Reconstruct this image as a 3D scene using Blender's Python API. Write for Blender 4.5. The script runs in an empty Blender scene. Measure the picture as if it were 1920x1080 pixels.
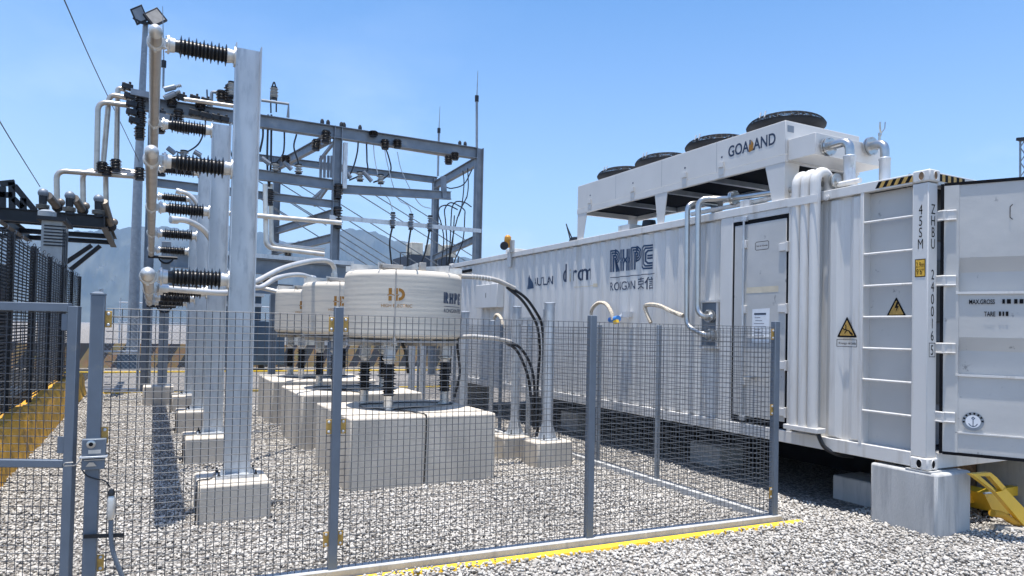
import bpy, bmesh, math, random
import numpy as np
from mathutils import Vector, Matrix
R_ = random.Random(7)
sc = bpy.context.scene
C = sc.collection
rad = math.radians
# ------------------------------------------------------------------ camera
F = 1306.0; CX = 960.0; H = 1.87; CYP = 592.854; HS = .021; PITCH = rad(1.2)
def _cam():
    r = math.atan(HS)
    fwd = np.array([0, math.cos(PITCH), math.sin(PITCH)]); right = np.array([1., 0, 0]); up = np.cross(right, fwd)
    r2 = math.cos(r)*right + math.sin(r)*up; u2 = -math.sin(r)*right + math.cos(r)*up
    d = r2*(283-CX)/F + u2*(-(606-CYP)/F) + fwd
    a = math.atan2(d[0], d[1]); c, s = math.cos(a), math.sin(a); Z = np.array([[c, -s, 0], [s, c, 0], [0, 0, 1]])
    return np.array([Z@r2, Z@u2, Z@fwd])
RC = _cam()
cam_d = bpy.data.cameras.new('camera'); cam = bpy.data.objects.new('camera', cam_d); C.objects.link(cam)
m = Matrix.Identity(4)
for i in range(3):
    m[i][0] = RC[0][i]; m[i][1] = RC[1][i]; m[i][2] = -RC[2][i]
m[2][3] = H
cam.matrix_world = m
cam_d.sensor_width = 36; cam_d.lens = F/1920*36; cam_d.shift_y = (CYP-540)/1920
cam_d.clip_start = .05; cam_d.clip_end = 30000
sc.camera = cam
# surveyed points: a sight line met with a known plane of the site gives a world position
def _ray(x, y): return RC[0]*(x-CX)/F - RC[1]*(y-CYP)/F + RC[2]
def PY(x, y, Y): d = _ray(x, y); t = Y/d[1]; return Vector((d[0]*t, Y, H+d[2]*t))
def PX(x, y, X): d = _ray(x, y); t = X/d[0]; return Vector((X, d[1]*t, H+d[2]*t))
def PZ(x, y, z): d = _ray(x, y); t = (z-H)/d[2]; return Vector((d[0]*t, d[1]*t, z))
# ------------------------------------------------------------------ world + sun
SUN_TO = Vector((-.075, -.04, 1)).normalized()
w = bpy.data.worlds.new('World'); sc.world = w; w.use_nodes = True
nt = w.node_tree; bg = nt.nodes['Background']
sky = nt.nodes.new('ShaderNodeTexSky'); sky.sky_type = 'NISHITA'; sky.sun_disc = False
sky.sun_elevation = math.asin(SUN_TO.z); sky.sun_rotation = math.atan2(SUN_TO.x, SUN_TO.y)
sky.air_density = 1.0; sky.dust_density = 1.0; sky.ozone_density = 2.0
tc = nt.nodes.new('ShaderNodeTexCoord')
# thin smoke and a few faint clouds low over the hills
mp = nt.nodes.new('ShaderNodeMapping'); mp.inputs['Scale'].default_value = (1, 1, 2.2)
nz = nt.nodes.new('ShaderNodeTexNoise'); nz.inputs['Scale'].default_value = 2.3; nz.inputs['Detail'].default_value = 6
nz.inputs['Roughness'].default_value = .55
rmp = nt.nodes.new('ShaderNodeValToRGB'); rmp.color_ramp.elements[0].position = .43; rmp.color_ramp.elements[1].position = .68
sep = nt.nodes.new('ShaderNodeSeparateXYZ')
low = nt.nodes.new('ShaderNodeMapRange'); low.inputs[1].default_value = .0; low.inputs[2].default_value = .45; low.inputs[3].default_value = 1; low.inputs[4].default_value = 0
mul = nt.nodes.new('ShaderNodeMath'); mul.operation = 'MULTIPLY'
# smoke bank towards the left (-X) of the plant
smk = nt.nodes.new('ShaderNodeMapRange'); smk.inputs[1].default_value = .12; smk.inputs[2].default_value = -.35; smk.inputs[3].default_value = .36; smk.inputs[4].default_value = .7
mx1 = nt.nodes.new('ShaderNodeMath'); mx1.operation = 'MAXIMUM'
mul2 = nt.nodes.new('ShaderNodeMath'); mul2.operation = 'MULTIPLY'; mul2.inputs[1].default_value = .75
mix = nt.nodes.new('ShaderNodeMix'); mix.data_type = 'RGBA'
mix.inputs['B'].default_value = (5.6, 6.3, 7.6, 1)
L = nt.links.new
L(tc.outputs['Generated'], mp.inputs['Vector']); L(mp.outputs['Vector'], nz.inputs['Vector']); L(nz.outputs['Fac'], rmp.inputs['Fac'])
L(tc.outputs['Generated'], sep.inputs['Vector']); L(sep.outputs['Z'], low.inputs['Value']); L(sep.outputs['X'], smk.inputs['Value'])
L(rmp.outputs['Color'], mx1.inputs[0]); L(smk.outputs['Result'], mx1.inputs[1])
L(mx1.outputs[0], mul.inputs[0]); L(low.outputs['Result'], mul.inputs[1]); L(mul.outputs[0], mul2.inputs[0])
L(mul2.outputs[0], mix.inputs['Factor'])
hsv = nt.nodes.new('ShaderNodeHueSaturation'); hsv.inputs['Saturation'].default_value = 1.3
L(sky.outputs['Color'], hsv.inputs['Color']); L(hsv.outputs['Color'], mix.inputs['A'])
L(mix.outputs['Result'], bg.inputs['Color']); bg.inputs['Strength'].default_value = .14
sd = bpy.data.lights.new('sun', 'SUN'); sd.energy = 5.0; sd.angle = rad(.55); sd.color = (1, .955, .89)
so = bpy.data.objects.new('sun', sd); C.objects.link(so); so.rotation_euler = SUN_TO.to_track_quat('Z', 'Y').to_euler(); so.location = (0, 0, 30)
sc.view_settings.view_transform = 'Standard'; sc.view_settings.look = 'None'; sc.view_settings.exposure = .64; sc.view_settings.gamma = 1
sc.view_settings.use_curve_mapping = False
# ------------------------------------------------------------------ materials
def mat(name, col, rough=.6, metal=0., var=.12, scale=4., bump=0., bscale=40., stretch=(1, 1, 1), col2=None, lo=.35, hi=.7, coat=0, dirt=None, dlo=.55, dhi=.75, dscale=1.5, dstretch=(1, 1, 1)):
    M = bpy.data.materials.new(name); M.use_nodes = True; n = M.node_tree; b = n.nodes['Principled BSDF']
    b.inputs['Roughness'].default_value = rough; b.inputs['Metallic'].default_value = metal
    t = n.nodes.new('ShaderNodeTexCoord'); mp = n.nodes.new('ShaderNodeMapping'); mp.inputs['Scale'].default_value = stretch
    n.links.new(t.outputs['Object'], mp.inputs['Vector'])
    z = n.nodes.new('ShaderNodeTexNoise'); z.inputs['Scale'].default_value = scale; z.inputs['Detail'].default_value = 5
    n.links.new(mp.outputs['Vector'], z.inputs['Vector'])
    r = n.nodes.new('ShaderNodeValToRGB'); r.color_ramp.elements[0].position = lo; r.color_ramp.elements[1].position = hi
    c2 = col2 or tuple(c*(1-var) for c in col); c1 = col if col2 else tuple(min(1, c*(1+var)) for c in col)
    r.color_ramp.elements[0].color = (*c2, 1); r.color_ramp.elements[1].color = (*c1, 1)
    n.links.new(z.outputs['Fac'], r.inputs['Fac']); out = r.outputs['Color']
    if dirt:
        mp2 = n.nodes.new('ShaderNodeMapping'); mp2.inputs['Scale'].default_value = dstretch; n.links.new(t.outputs['Object'], mp2.inputs['Vector'])
        z2 = n.nodes.new('ShaderNodeTexNoise'); z2.inputs['Scale'].default_value = dscale; z2.inputs['Detail'].default_value = 8; z2.inputs['Roughness'].default_value = .65
        n.links.new(mp2.outputs['Vector'], z2.inputs['Vector'])
        mr = n.nodes.new('ShaderNodeMapRange'); mr.inputs[1].default_value = dlo; mr.inputs[2].default_value = dhi; n.links.new(z2.outputs['Fac'], mr.inputs['Value'])
        x = n.nodes.new('ShaderNodeMix'); x.data_type = 'RGBA'; x.inputs['B'].default_value = (*dirt, 1)
        n.links.new(mr.outputs['Result'], x.inputs['Factor']); n.links.new(out, x.inputs['A']); out = x.outputs['Result']
    n.links.new(out, b.inputs['Base Color'])
    if bump:
        z3 = n.nodes.new('ShaderNodeTexNoise'); z3.inputs['Scale'].default_value = bscale; z3.inputs['Detail'].default_value = 4
        n.links.new(mp.outputs['Vector'], z3.inputs['Vector'])
        bp = n.nodes.new('ShaderNodeBump'); bp.inputs['Strength'].default_value = bump; bp.inputs['Distance'].default_value = .01
        n.links.new(z3.outputs['Fac'], bp.inputs['Height']); n.links.new(bp.outputs['Normal'], b.inputs['Normal'])
    if coat: b.inputs['Coat Weight'].default_value = coat
    return M
M = {}
M['fence'] = mat('grey_fence_paint', (.135, .165, .205), .45, .15, .08, 6, .05, 60, dirt=(.23, .23, .22), dlo=.62, dhi=.8, dscale=9)
M['wire'] = mat('grey_wire', (.085, .095, .11), .55, .2, .15, 30)
M['dwire'] = mat('dark_wire', (.035, .035, .04), .5, .3, .2, 30)
M['galv'] = mat('galvanized_steel', (.56, .585, .61), .42, .45, .1, 5, .04, 30, (1, 1, .45), dirt=(.42, .45, .48), dlo=.5, dhi=.66, dscale=7, dstretch=(2.2, 1, .5))
M['galvd'] = mat('weathered_galvanized_steel', (.25, .28, .315), .5, .35, .14, 6, .04, 30, dirt=(.38, .4, .42), dlo=.6, dhi=.75, dscale=5)
M['gantry'] = mat('grey_gantry_steel', (.21, .24, .28), .5, .3, .15, 3, .03, 20, dirt=(.34, .33, .31), dlo=.6, dhi=.78, dscale=3)
M['alu2'] = mat('pale_aluminium_tube', (.66, .63, .58), .35, .5, .1, 5, 0, 1, dirt=(.46, .42, .36), dlo=.5, dhi=.8, dscale=3)
M['alu'] = mat('aluminium_tube', (.50, .455, .40), .36, .65, .1, 5, 0, 1, dirt=(.33, .27, .22), dlo=.5, dhi=.8, dscale=3)
M['coil'] = mat('dark_coil_fins', (.003, .006, .012), .95, 0, .2, 9)
M['brownm'] = mat('brown_grey_metal', (.20, .17, .14), .45, .4, .2, 9)
M['inox'] = mat('stainless_steel', (.50, .50, .49), .28, .9, .06, 9)
M['cast'] = mat('cast_aluminium', (.66, .65, .62), .4, .6, .12, 14, .1, 60)
M['rubber'] = mat('black_silicone', (.014, .015, .018), .38, 0, .2, 9)
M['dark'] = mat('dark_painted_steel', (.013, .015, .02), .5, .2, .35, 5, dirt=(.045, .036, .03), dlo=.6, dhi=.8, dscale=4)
M['porc'] = mat('grey_porcelain', (.36, .37, .37), .25, 0, .1, 9)
M['dporc'] = mat('dark_brown_porcelain', (.045, .04, .04), .25, 0, .2, 9)
M['cont'] = mat('container_white_paint', (.64, .63, .61), .42, 0, .05, 1.5, .05, 9, (1, 1, .35), dirt=(.42, .385, .335), dlo=.54, dhi=.80, dscale=3.2, dstretch=(1.2, 2.4, .16))
M['cont2'] = mat('container_panel_paint', (.50, .495, .48), .38, 0, .05, 2, .9, 2.2, dirt=(.26, .26, .26), dlo=.645, dhi=.70, dscale=9, dstretch=(1, 1, .9))
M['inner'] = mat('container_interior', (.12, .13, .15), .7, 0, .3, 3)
M['cool'] = mat('cooler_white_paint', (.60, .59, .57), .4, 0, .04, 2, .02, 8, dirt=(.46, .46, .45), dlo=.6, dhi=.8, dscale=3, dstretch=(1, 2, .3))
M['fan'] = mat('black_fan_plastic', (.009, .012, .018), .55, 0, .2, 9)
M['conc'] = mat('cast_concrete', (.58, .525, .445), .9, 0, .1, 2.5, .25, 60, (1, 1, .6), dirt=(.40, .365, .315), dlo=.52, dhi=.74, dscale=2.2, dstretch=(1, 1, .35))
M['concg'] = mat('grey_cast_concrete', (.47, .47, .46), .9, 0, .12, 3, .25, 70, (1.6, 1.6, .35), dirt=(.30, .305, .31), dlo=.5, dhi=.72, dscale=4, dstretch=(2.4, 2.4, .25))
M['react'] = mat('reactor_white_resin', (.67, .61, .515), .6, 0, .05, 2, .04, 12, (.6, .6, 9), dirt=(.49, .46, .41), dlo=.5, dhi=.75, dscale=3, dstretch=(.5, .5, 9))
M['frp'] = mat('grey_fibreglass', (.42, .40, .37), .7, 0, .15, 8)
M['yell'] = mat('yellow_machine_paint', (.80, .50, .04), .4, 0, .06, 4, dirt=(.45, .27, .04), dlo=.6, dhi=.75, dscale=9)
M['yroad'] = mat('yellow_line_paint', (.84, .53, .03), .7, 0, .08, 9, .3, 50, dirt=(.80, .60, .18), dlo=.6, dhi=.8, dscale=20)
M['ywall'] = mat('yellow_painted_masonry', (.64, .33, .02), .75, 0, .15, 3, 1.0, 9, dirt=(.16, .10, .035), dlo=.48, dhi=.66, dscale=5)
M['orange'] = mat('zinc_yellow_plate', (.50, .30, .07), .45, .1, .2, 40, .1, 80)
M['blue'] = mat('dark_blue_cabinet', (.05, .085, .13), .45, .1, .12, 2)
M['lblue'] = mat('valve_blue', (.05, .22, .6), .4)
M['ink'] = mat('dark_blue_lettering', (.02, .035, .075), .5, 0, .1, 20)
M['inkb'] = mat('blue_lettering', (.02, .05, .11), .5, 0, .1, 20)
M['black'] = mat('black_lettering', (.012, .012, .014), .5, 0, .1, 20)
M['brand'] = mat('orange_lettering', (.36, .16, .015), .5, 0, .2, 40)
M['rust'] = mat('rust_marks', (.25, .15, .08), .8, 0, .3, 30)
M['tan'] = mat('tan_tape_residue', (.62, .55, .42), .8, 0, .1, 9)
M['paper'] = mat('white_paper', (.74, .76, .79), .7, 0, .04, 20)
M['braid'] = mat('braided_sleeve', (.55, .48, .38), .8, 0, .4, 60, .6, 90)
M['lamp'] = mat('floodlight_lens', (.42, .38, .33), .25)
M['amber'] = mat('amber_beacon', (.55, .25, .02), .25)
M['wood'] = mat('weathered_timber', (.35, .33, .30), .9, 0, .3, 9, .5, 30, (1, 6, 6))
M['bldg'] = mat('far_building_wall', (.045, .06, .085), .8, 0, .15, .6)
M['cream'] = mat('cream_equipment', (.6, .55, .45), .8, 0, .2, 2)
# striped paints
def stripes(name, a, b, width, vec, rough=.7):
    Mt = bpy.data.materials.new(name); Mt.use_nodes = True; n = Mt.node_tree; bs = n.nodes['Principled BSDF']; bs.inputs['Roughness'].default_value = rough
    t = n.nodes.new('ShaderNodeTexCoord'); d = n.nodes.new('ShaderNodeVectorMath'); d.operation = 'DOT_PRODUCT'; d.inputs[1].default_value = vec
    n.links.new(t.outputs['Object'], d.inputs[0])
    k = n.nodes.new('ShaderNodeMath'); k.operation = 'PINGPONG'; k.inputs[1].default_value = width; n.links.new(d.outputs['Value'], k.inputs[0])
    g = n.nodes.new('ShaderNodeMath'); g.operation = 'GREATER_THAN'; g.inputs[1].default_value = width/2; n.links.new(k.outputs[0], g.inputs[0])
    x = n.nodes.new('ShaderNodeMix'); x.data_type = 'RGBA'; x.inputs['A'].default_value = (*a, 1); x.inputs['B'].default_value = (*b, 1)
    n.links.new(g.outputs[0], x.inputs['Factor'])
    z = n.nodes.new('ShaderNodeTexNoise'); z.inputs['Scale'].default_value = 4; n.links.new(t.outputs['Object'], z.inputs['Vector'])
    y = n.nodes.new('ShaderNodeMix'); y.data_type = 'RGBA'; y.blend_type = 'MULTIPLY'; y.inputs['Factor'].default_value = .5
    n.links.new(x.outputs['Result'], y.inputs['A']); n.links.new(z.outputs['Color'], y.inputs['B']); n.links.new(y.outputs['Result'], bs.inputs['Base Color'])
    return Mt
M['barrier'] = stripes('striped_barrier_paint', (.34, .23, .11), (.045, .048, .055), .36, (.88, 0, -.47))
# gravel
def gravel_mat(name, base, dark, scale):
    Mt = bpy.data.materials.new(name); Mt.use_nodes = True; n = Mt.node_tree; bs = n.nodes['Principled BSDF']; bs.inputs['Roughness'].default_value = .9
    t = n.nodes.new('ShaderNodeTexCoord'); v = n.nodes.new('ShaderNodeTexVoronoi'); v.inputs['Scale'].default_value = scale
    nz = n.nodes.new('ShaderNodeTexNoise'); nz.inputs['Scale'].default_value = scale*.7; n.links.new(t.outputs['Object'], nz.inputs['Vector'])
    ad = n.nodes.new('ShaderNodeVectorMath'); ad.operation = 'MULTIPLY_ADD'; ad.inputs[1].default_value = (.05, .05, .05)
    n.links.new(nz.outputs['Color'], ad.inputs[0]); n.links.new(t.outputs['Object'], ad.inputs[2]); n.links.new(ad.outputs[0], v.inputs['Vector'])
    r = n.nodes.new('ShaderNodeValToRGB'); r.color_ramp.elements[0].position = .12; r.color_ramp.elements[0].color = (*base, 1)
    r.color_ramp.elements[1].position = .62; r.color_ramp.elements[1].color = (*dark, 1)  # shade in the gaps between stones is painted into the colour
    n.links.new(v.outputs['Distance'], r.inputs['Fac'])
    s = n.nodes.new('ShaderNodeSeparateColor'); n.links.new(v.outputs['Color'], s.inputs[0])
    mr = n.nodes.new('ShaderNodeMapRange'); mr.inputs[3].default_value = .5; mr.inputs[4].default_value = 1.15; n.links.new(s.outputs[0], mr.inputs['Value'])
    x = n.nodes.new('ShaderNodeVectorMath'); x.operation = 'SCALE'; n.links.new(r.outputs['Color'], x.inputs[0]); n.links.new(mr.outputs['Result'], x.inputs['Scale'])
    n.links.new(x.outputs[0], bs.inputs['Base Color'])
    bp = n.nodes.new('ShaderNodeBump'); bp.inputs['Strength'].default_value = 1; bp.inputs['Distance'].default_value = .03; bp.invert = True
    n.links.new(v.outputs['Distance'], bp.inputs['Height']); n.links.new(bp.outputs['Normal'], bs.inputs['Normal'])
    return Mt
M['ground'] = gravel_mat('gravel_bed', (.50, .47, .43), (.17, .155, .14), 30)
def stone_mat():
    Mt = bpy.data.materials.new('crushed_stone'); Mt.use_nodes = True; n = Mt.node_tree; bs = n.nodes['Principled BSDF']; bs.inputs['Roughness'].default_value = .85
    g = n.nodes.new('ShaderNodeNewGeometry'); r = n.nodes.new('ShaderNodeValToRGB'); e = r.color_ramp.elements
    e[0].position = 0; e[0].color = (.30, .28, .255, 1); e[1].position = 1; e[1].color = (.60, .575, .54, 1)
    for p, c in ((.3, (.43, .405, .365, 1)), (.6, (.52, .49, .445, 1)), (.85, (.58, .55, .50, 1))):
        q = e.new(p); q.color = c
    n.links.new(g.outputs['Random Per Island'], r.inputs['Fac'])
    t = n.nodes.new('ShaderNodeTexCoord'); z = n.nodes.new('ShaderNodeTexNoise'); z.inputs['Scale'].default_value = .9; z.inputs['Detail'].default_value = 4; n.links.new(t.outputs['Object'], z.inputs['Vector'])
    q = n.nodes.new('ShaderNodeMapRange'); q.inputs[1].default_value = .3; q.inputs[2].default_value = .7; q.inputs[3].default_value = .80; q.inputs[4].default_value = 1.08; n.links.new(z.outputs['Fac'], q.inputs['Value'])
    x = n.nodes.new('ShaderNodeVectorMath'); x.operation = 'SCALE'; n.links.new(r.outputs['Color'], x.inputs[0]); n.links.new(q.outputs['Result'], x.inputs['Scale']); n.links.new(x.outputs[0], bs.inputs['Base Color'])
    return Mt
M['stone'] = stone_mat()
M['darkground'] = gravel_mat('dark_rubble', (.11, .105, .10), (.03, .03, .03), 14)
M['hill'] = mat('far_hills', (.085, .09, .07), .95, 0, .4, .006, 0, 1, col2=(.02, .03, .025))
M['hill'].node_tree.nodes['Noise Texture'].inputs['Detail'].default_value = 10
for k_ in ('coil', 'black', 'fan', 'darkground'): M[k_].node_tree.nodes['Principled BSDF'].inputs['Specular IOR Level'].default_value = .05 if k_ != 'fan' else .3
# ------------------------------------------------------------------ mesh builder
class MB:
    def __init__(s): s.v = []; s.f = []
    def add(s, vs, fs):
        o = len(s.v); s.v += [tuple(p) for p in vs]; s.f += [tuple(i+o for i in f) for f in fs]; return s
    def obox(s, c, ax, ay, az):
        c = Vector(c); ax = Vector(ax); ay = Vector(ay); az = Vector(az)
        vs = [c+ax*i+ay*j+az*k for k in (-1, 1) for j in (-1, 1) for i in (-1, 1)]
        return s.add(vs, [(0, 2, 3, 1), (4, 5, 7, 6), (0, 1, 5, 4), (2, 6, 7, 3), (0, 4, 6, 2), (1, 3, 7, 5)])
    def box(s, x0, y0, z0, x1, y1, z1):
        return s.obox(((x0+x1)/2, (y0+y1)/2, (z0+z1)/2), ((x1-x0)/2, 0, 0), (0, (y1-y0)/2, 0), (0, 0, (z1-z0)/2))
    def bar(s, p0, p1, w, h, up=(0, 0, 1)):
        p0 = Vector(p0); p1 = Vector(p1); d = p1-p0; l = d.length; d.normalize(); u = Vector(up); x = d.cross(u)
        if x.length < 1e-4: x = d.cross(Vector((1, 0, 0)))
        x.normalize(); u = x.cross(d)
        return s.obox((p0+p1)/2, d*l/2, x*w/2, u*h/2)
    def ibeam(s, p0, p1, w, h, up=(0, 0, 1), t=.018):
        p0 = Vector(p0); p1 = Vector(p1); d = (p1-p0).normalized(); u = Vector(up); x = d.cross(u)
        if x.length < 1e-4: x = d.cross(Vector((1, 0, 0)))
        x.normalize(); u = x.cross(d)
        s.bar(p0+u*(h/2-t/2), p1+u*(h/2-t/2), w, t, u); s.bar(p0-u*(h/2-t/2), p1-u*(h/2-t/2), w, t, u); s.bar(p0, p1, t, h-2*t-.001, u); return s
    def prism(s, poly, d):
        n = len(poly); a = [Vector(p) for p in poly]; d = Vector(d); b = [p+d for p in a]
        return s.add(a+b, [tuple(range(n))[::-1], tuple(range(n, 2*n))]+[(i, (i+1) % n, n+(i+1) % n, n+i) for i in range(n)])
    def tube(s, pts, r, n=12, caps=True, flat=None):
        pts = [Vector(p) for p in pts]; rs = r if isinstance(r, (list, tuple)) else [r]*len(pts)
        d0 = (pts[1]-pts[0]).normalized(); u = Vector((0, 0, 1)) if abs(d0.z) < .9 else Vector((1, 0, 0))
        u = (u-d0*u.dot(d0)).normalized(); vs = []; 
        for i, p in enumerate(pts):
            d = ((pts[min(i+1, len(pts)-1)]-pts[max(i-1, 0)])).normalized()
            u = (u-d*u.dot(d)).normalized(); x = d.cross(u)
            for k in range(n):
                a = 2*math.pi*k/n; vs.append(p+(u*math.cos(a)+x*math.sin(a)*(flat or 1))*rs[i])
        fs = [(i*n+k, i*n+(k+1) % n, (i+1)*n+(k+1) % n, (i+1)*n+k) for i in range(len(pts)-1) for k in range(n)]
        if caps: fs += [tuple(range(n))[::-1], tuple(range((len(pts)-1)*n, len(pts)*n))]
        return s.add(vs, fs)
    def lathe(s, p0, axis, prof, n=20):
        p0 = Vector(p0); a = Vector(axis).normalized(); u = Vector((0, 0, 1)) if abs(a.z) < .9 else Vector((1, 0, 0))
        u = (u-a*u.dot(a)).normalized(); x = a.cross(u); vs = []
        for t, r in prof:
            for k in range(n):
                g = 2*math.pi*k/n; vs.append(p0+a*t+(u*math.cos(g)+x*math.sin(g))*max(r, 1e-4))
        m = len(prof)
        fs = [(i*n+k, i*n+(k+1) % n, (i+1)*n+(k+1) % n, (i+1)*n+k) for i in range(m-1) for k in range(n)]
        fs += [tuple(range(n))[::-1], tuple(range((m-1)*n, m*n))]
        return s.add(vs, fs)
    def ball(s, c, r, n=14, sx=1):
        m = 8; return s.lathe(Vector(c)-Vector((0, 0, r)), (0, 0, 1), [(r-r*math.cos(math.pi*i/m), r*math.sin(math.pi*i/m)) for i in range(m+1)], n)
    def build(s, name, mt, parent=None, bev=0, smooth=35, label=None):
        me = bpy.data.meshes.new(name); me.from_pydata(s.v, [], s.f); me.update()
        bm = bmesh.new(); bm.from_mesh(me); bmesh.ops.recalc_face_normals(bm, faces=bm.faces)
        bm.to_mesh(me); bm.free()
        if smooth:
            me.shade_smooth(); me.set_sharp_from_angle(angle=rad(smooth))
        me.materials.append(mt if not isinstance(mt, str) else M[mt])
        o = bpy.data.objects.new(name, me); C.objects.link(o)
        if parent is not None:
            o.parent = parent; o.matrix_parent_inverse = pinv(parent)
        if bev:
            b = o.modifiers.new('bevel', 'BEVEL'); b.width = bev; b.segments = 2; b.limit_method = 'ANGLE'; b.angle_limit = rad(50)
        if label: o['label'] = label
        return o
def wm(o):
    m_ = Matrix.Translation(o.location)
    return m_ if o.parent is None else wm(o.parent) @ o.matrix_parent_inverse @ m_
def pinv(p): return wm(p).inverted()
def thing(name, label, cat, loc=(0, 0, 0), group=None):
    o = bpy.data.objects.new(name, None); C.objects.link(o); o.location = loc; o.empty_display_size = .1
    o['label'] = label; o['category'] = cat
    if group: o['group'] = group
    return o
def tag(o, label, cat, group=None):
    o['label'] = label; o['category'] = cat
    if group: o['group'] = group
    return o
def struct(o): o['kind'] = 'structure'; return o
def ctree(o, parent=None):
    c = o.copy(); C.objects.link(c)
    if parent is not None:
        c.parent = parent; c.matrix_parent_inverse = o.matrix_parent_inverse.copy()
    for ch in list(o.children): ctree(ch, c)
    return c
def fillet(pts, r, n=6):
    pts = [Vector(p) for p in pts]; out = [pts[0]]
    for i in range(1, len(pts)-1):
        a, b, c = pts[i-1], pts[i], pts[i+1]; da = (a-b); dc = (c-b); k = min(r, da.length*.49, dc.length*.49)
        p = b+da.normalized()*k; q = b+dc.normalized()*k
        for j in range(n+1):
            t = j/n; out.append(p*(1-t)**2+b*2*t*(1-t)+q*t*t)
    out.append(pts[-1]); return out
def curve(pts, n=8):
    pts = [Vector(p) for p in pts]; P = [pts[0]*2-pts[1]]+pts+[pts[-1]*2-pts[-2]]; out = []
    for i in range(1, len(P)-2):
        for j in range(n):
            t = j/n; a, b, c, d = P[i-1], P[i], P[i+1], P[i+2]
            out.append(.5*((2*b)+(c-a)*t+(2*a-5*b+4*c-d)*t*t+(3*b-a-3*c+d)*t**3))
    out.append(pts[-1]); return out
# ------------------------------------------------------------------ flat lettering laid on real surfaces
def text2d(body, size, align='LEFT', bold=0., cond=1.):
    cu = bpy.data.curves.new('t', 'FONT'); cu.body = body; cu.size = size; cu.align_x = align; cu.offset = bold
    o = bpy.data.objects.new('t', cu); C.objects.link(o)
    dg = bpy.context.evaluated_depsgraph_get(); me = bpy.data.meshes.new_from_object(o.evaluated_get(dg))
    bm = bmesh.new(); bm.from_mesh(me); bpy.data.objects.remove(o); bpy.data.curves.remove(cu); bpy.data.meshes.remove(me)
    for v in bm.verts: v.co.x *= cond
    return bm
def ribbon2d(lines, wd):
    bm = bmesh.new()
    for pl in lines:
        P = [Vector((x, y, 0)) for x, y in pl]; n = len(P); L_ = []; Rr = []
        for i in range(n):
            d1 = (P[i]-P[i-1]).normalized() if i else (P[1]-P[0]).normalized(); d2 = (P[i+1]-P[i]).normalized() if i < n-1 else d1
            t = (d1+d2); t = t.normalized() if t.length > .1 else d2; nn = Vector((-t.y, t.x, 0)); k = wd/2/max(.5, nn.dot(Vector((-d1.y, d1.x, 0))))
            L_.append(bm.verts.new(P[i]+nn*k)); Rr.append(bm.verts.new(P[i]-nn*k))
        for i in range(n-1): bm.faces.new((Rr[i], Rr[i+1], L_[i+1], L_[i]))
    return bm
def poly2d(polys):
    bm = bmesh.new()
    for p in polys: bm.faces.new([bm.verts.new((x, y, 0)) for x, y in p])
    return bm
def decal(name, bm, fn, mt, parent, breaks=None, label=None):
    if breaks:
        for b in breaks:
            bmesh.ops.bisect_plane(bm, geom=bm.verts[:]+bm.edges[:]+bm.faces[:], plane_co=(b, 0, 0), plane_no=(1, 0, 0))
    for v in bm.verts: v.co = fn(v.co.x, v.co.y)
    me = bpy.data.meshes.new(name); bm.to_mesh(me); bm.free(); me.materials.append(M[mt] if isinstance(mt, str) else mt)
    o = bpy.data.objects.new(name, me); C.objects.link(o)
    if parent is not None: o.parent = parent; o.matrix_parent_inverse = pinv(parent)
    if label: o['label'] = label
    return o
# ================================================================== SETTING
g = MB(); g.add([(-6500, -300, 0), (6500, -300, 0), (6500, 6500, 0), (-6500, 6500, 0)], [(0, 1, 2, 3)])
struct(g.build('ground', 'ground', smooth=0))
# far hills: ridged terrain strip built 2.6-4 km away
def hills(name, prof, dist, depth, seed):
    rr = random.Random(seed); mb = MB(); cols = []
    xs = np.arange(prof[0][0], prof[-1][0]+1, 6)
    ph = [rr.uniform(0, 6.28) for _ in range(12)]
    nrow = 14
    for x in xs:
        y = np.interp(x, [p[0] for p in prof], [p[1] for p in prof])
        y += 1.6*math.sin(x*.11+ph[0])+1.2*math.sin(x*.27+ph[1])+.7*math.sin(x*.61+ph[2])
        d = _ray(x, y); hl = math.hypot(d[0], d[1]); dirv = (d[0]/hl, d[1]/hl); hz = H+d[2]/hl*(dist+depth*.5)
        col = []
        for k in range(nrow):
            t = k/(nrow-1); dd = dist+depth*t*.5
            zz = hz*(t**1.25)*(1+.10*math.sin(x*.09+k*.9+ph[3])*(1-t)*t*4+.09*math.sin(x*.23-k*1.3+ph[4])*(1-t)*t*4)
            col.append((dirv[0]*dd, dirv[1]*dd, zz))
        dd = dist+depth; col.append((dirv[0]*dd, dirv[1]*dd, 0)); cols.append(col)
    m_ = nrow+1; vs = [p for c_ in cols for p in c_]
    fs = [(i*m_+k, (i+1)*m_+k, (i+1)*m_+k+1, i*m_+k+1) for i in range(len(cols)-1) for k in range(m_-1)]
    mb.add(vs, fs); return struct(mb.build(name, 'hill', smooth=60))
hills('far_hills', [(-700, 470), (-300, 440), (40, 442), (130, 436), (195, 430), (240, 426), (290, 424), (350, 430), (430, 425), (485, 436), (510, 440), (540, 458), (560, 452), (600, 450), (622, 436), (645, 430), (680, 431), (700, 434), (730, 448), (760, 452), (800, 474), (840, 486), (870, 481), (900, 492), (1000, 520), (1300, 560), (1800, 590)], 3000, 1500, 3)
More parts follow.
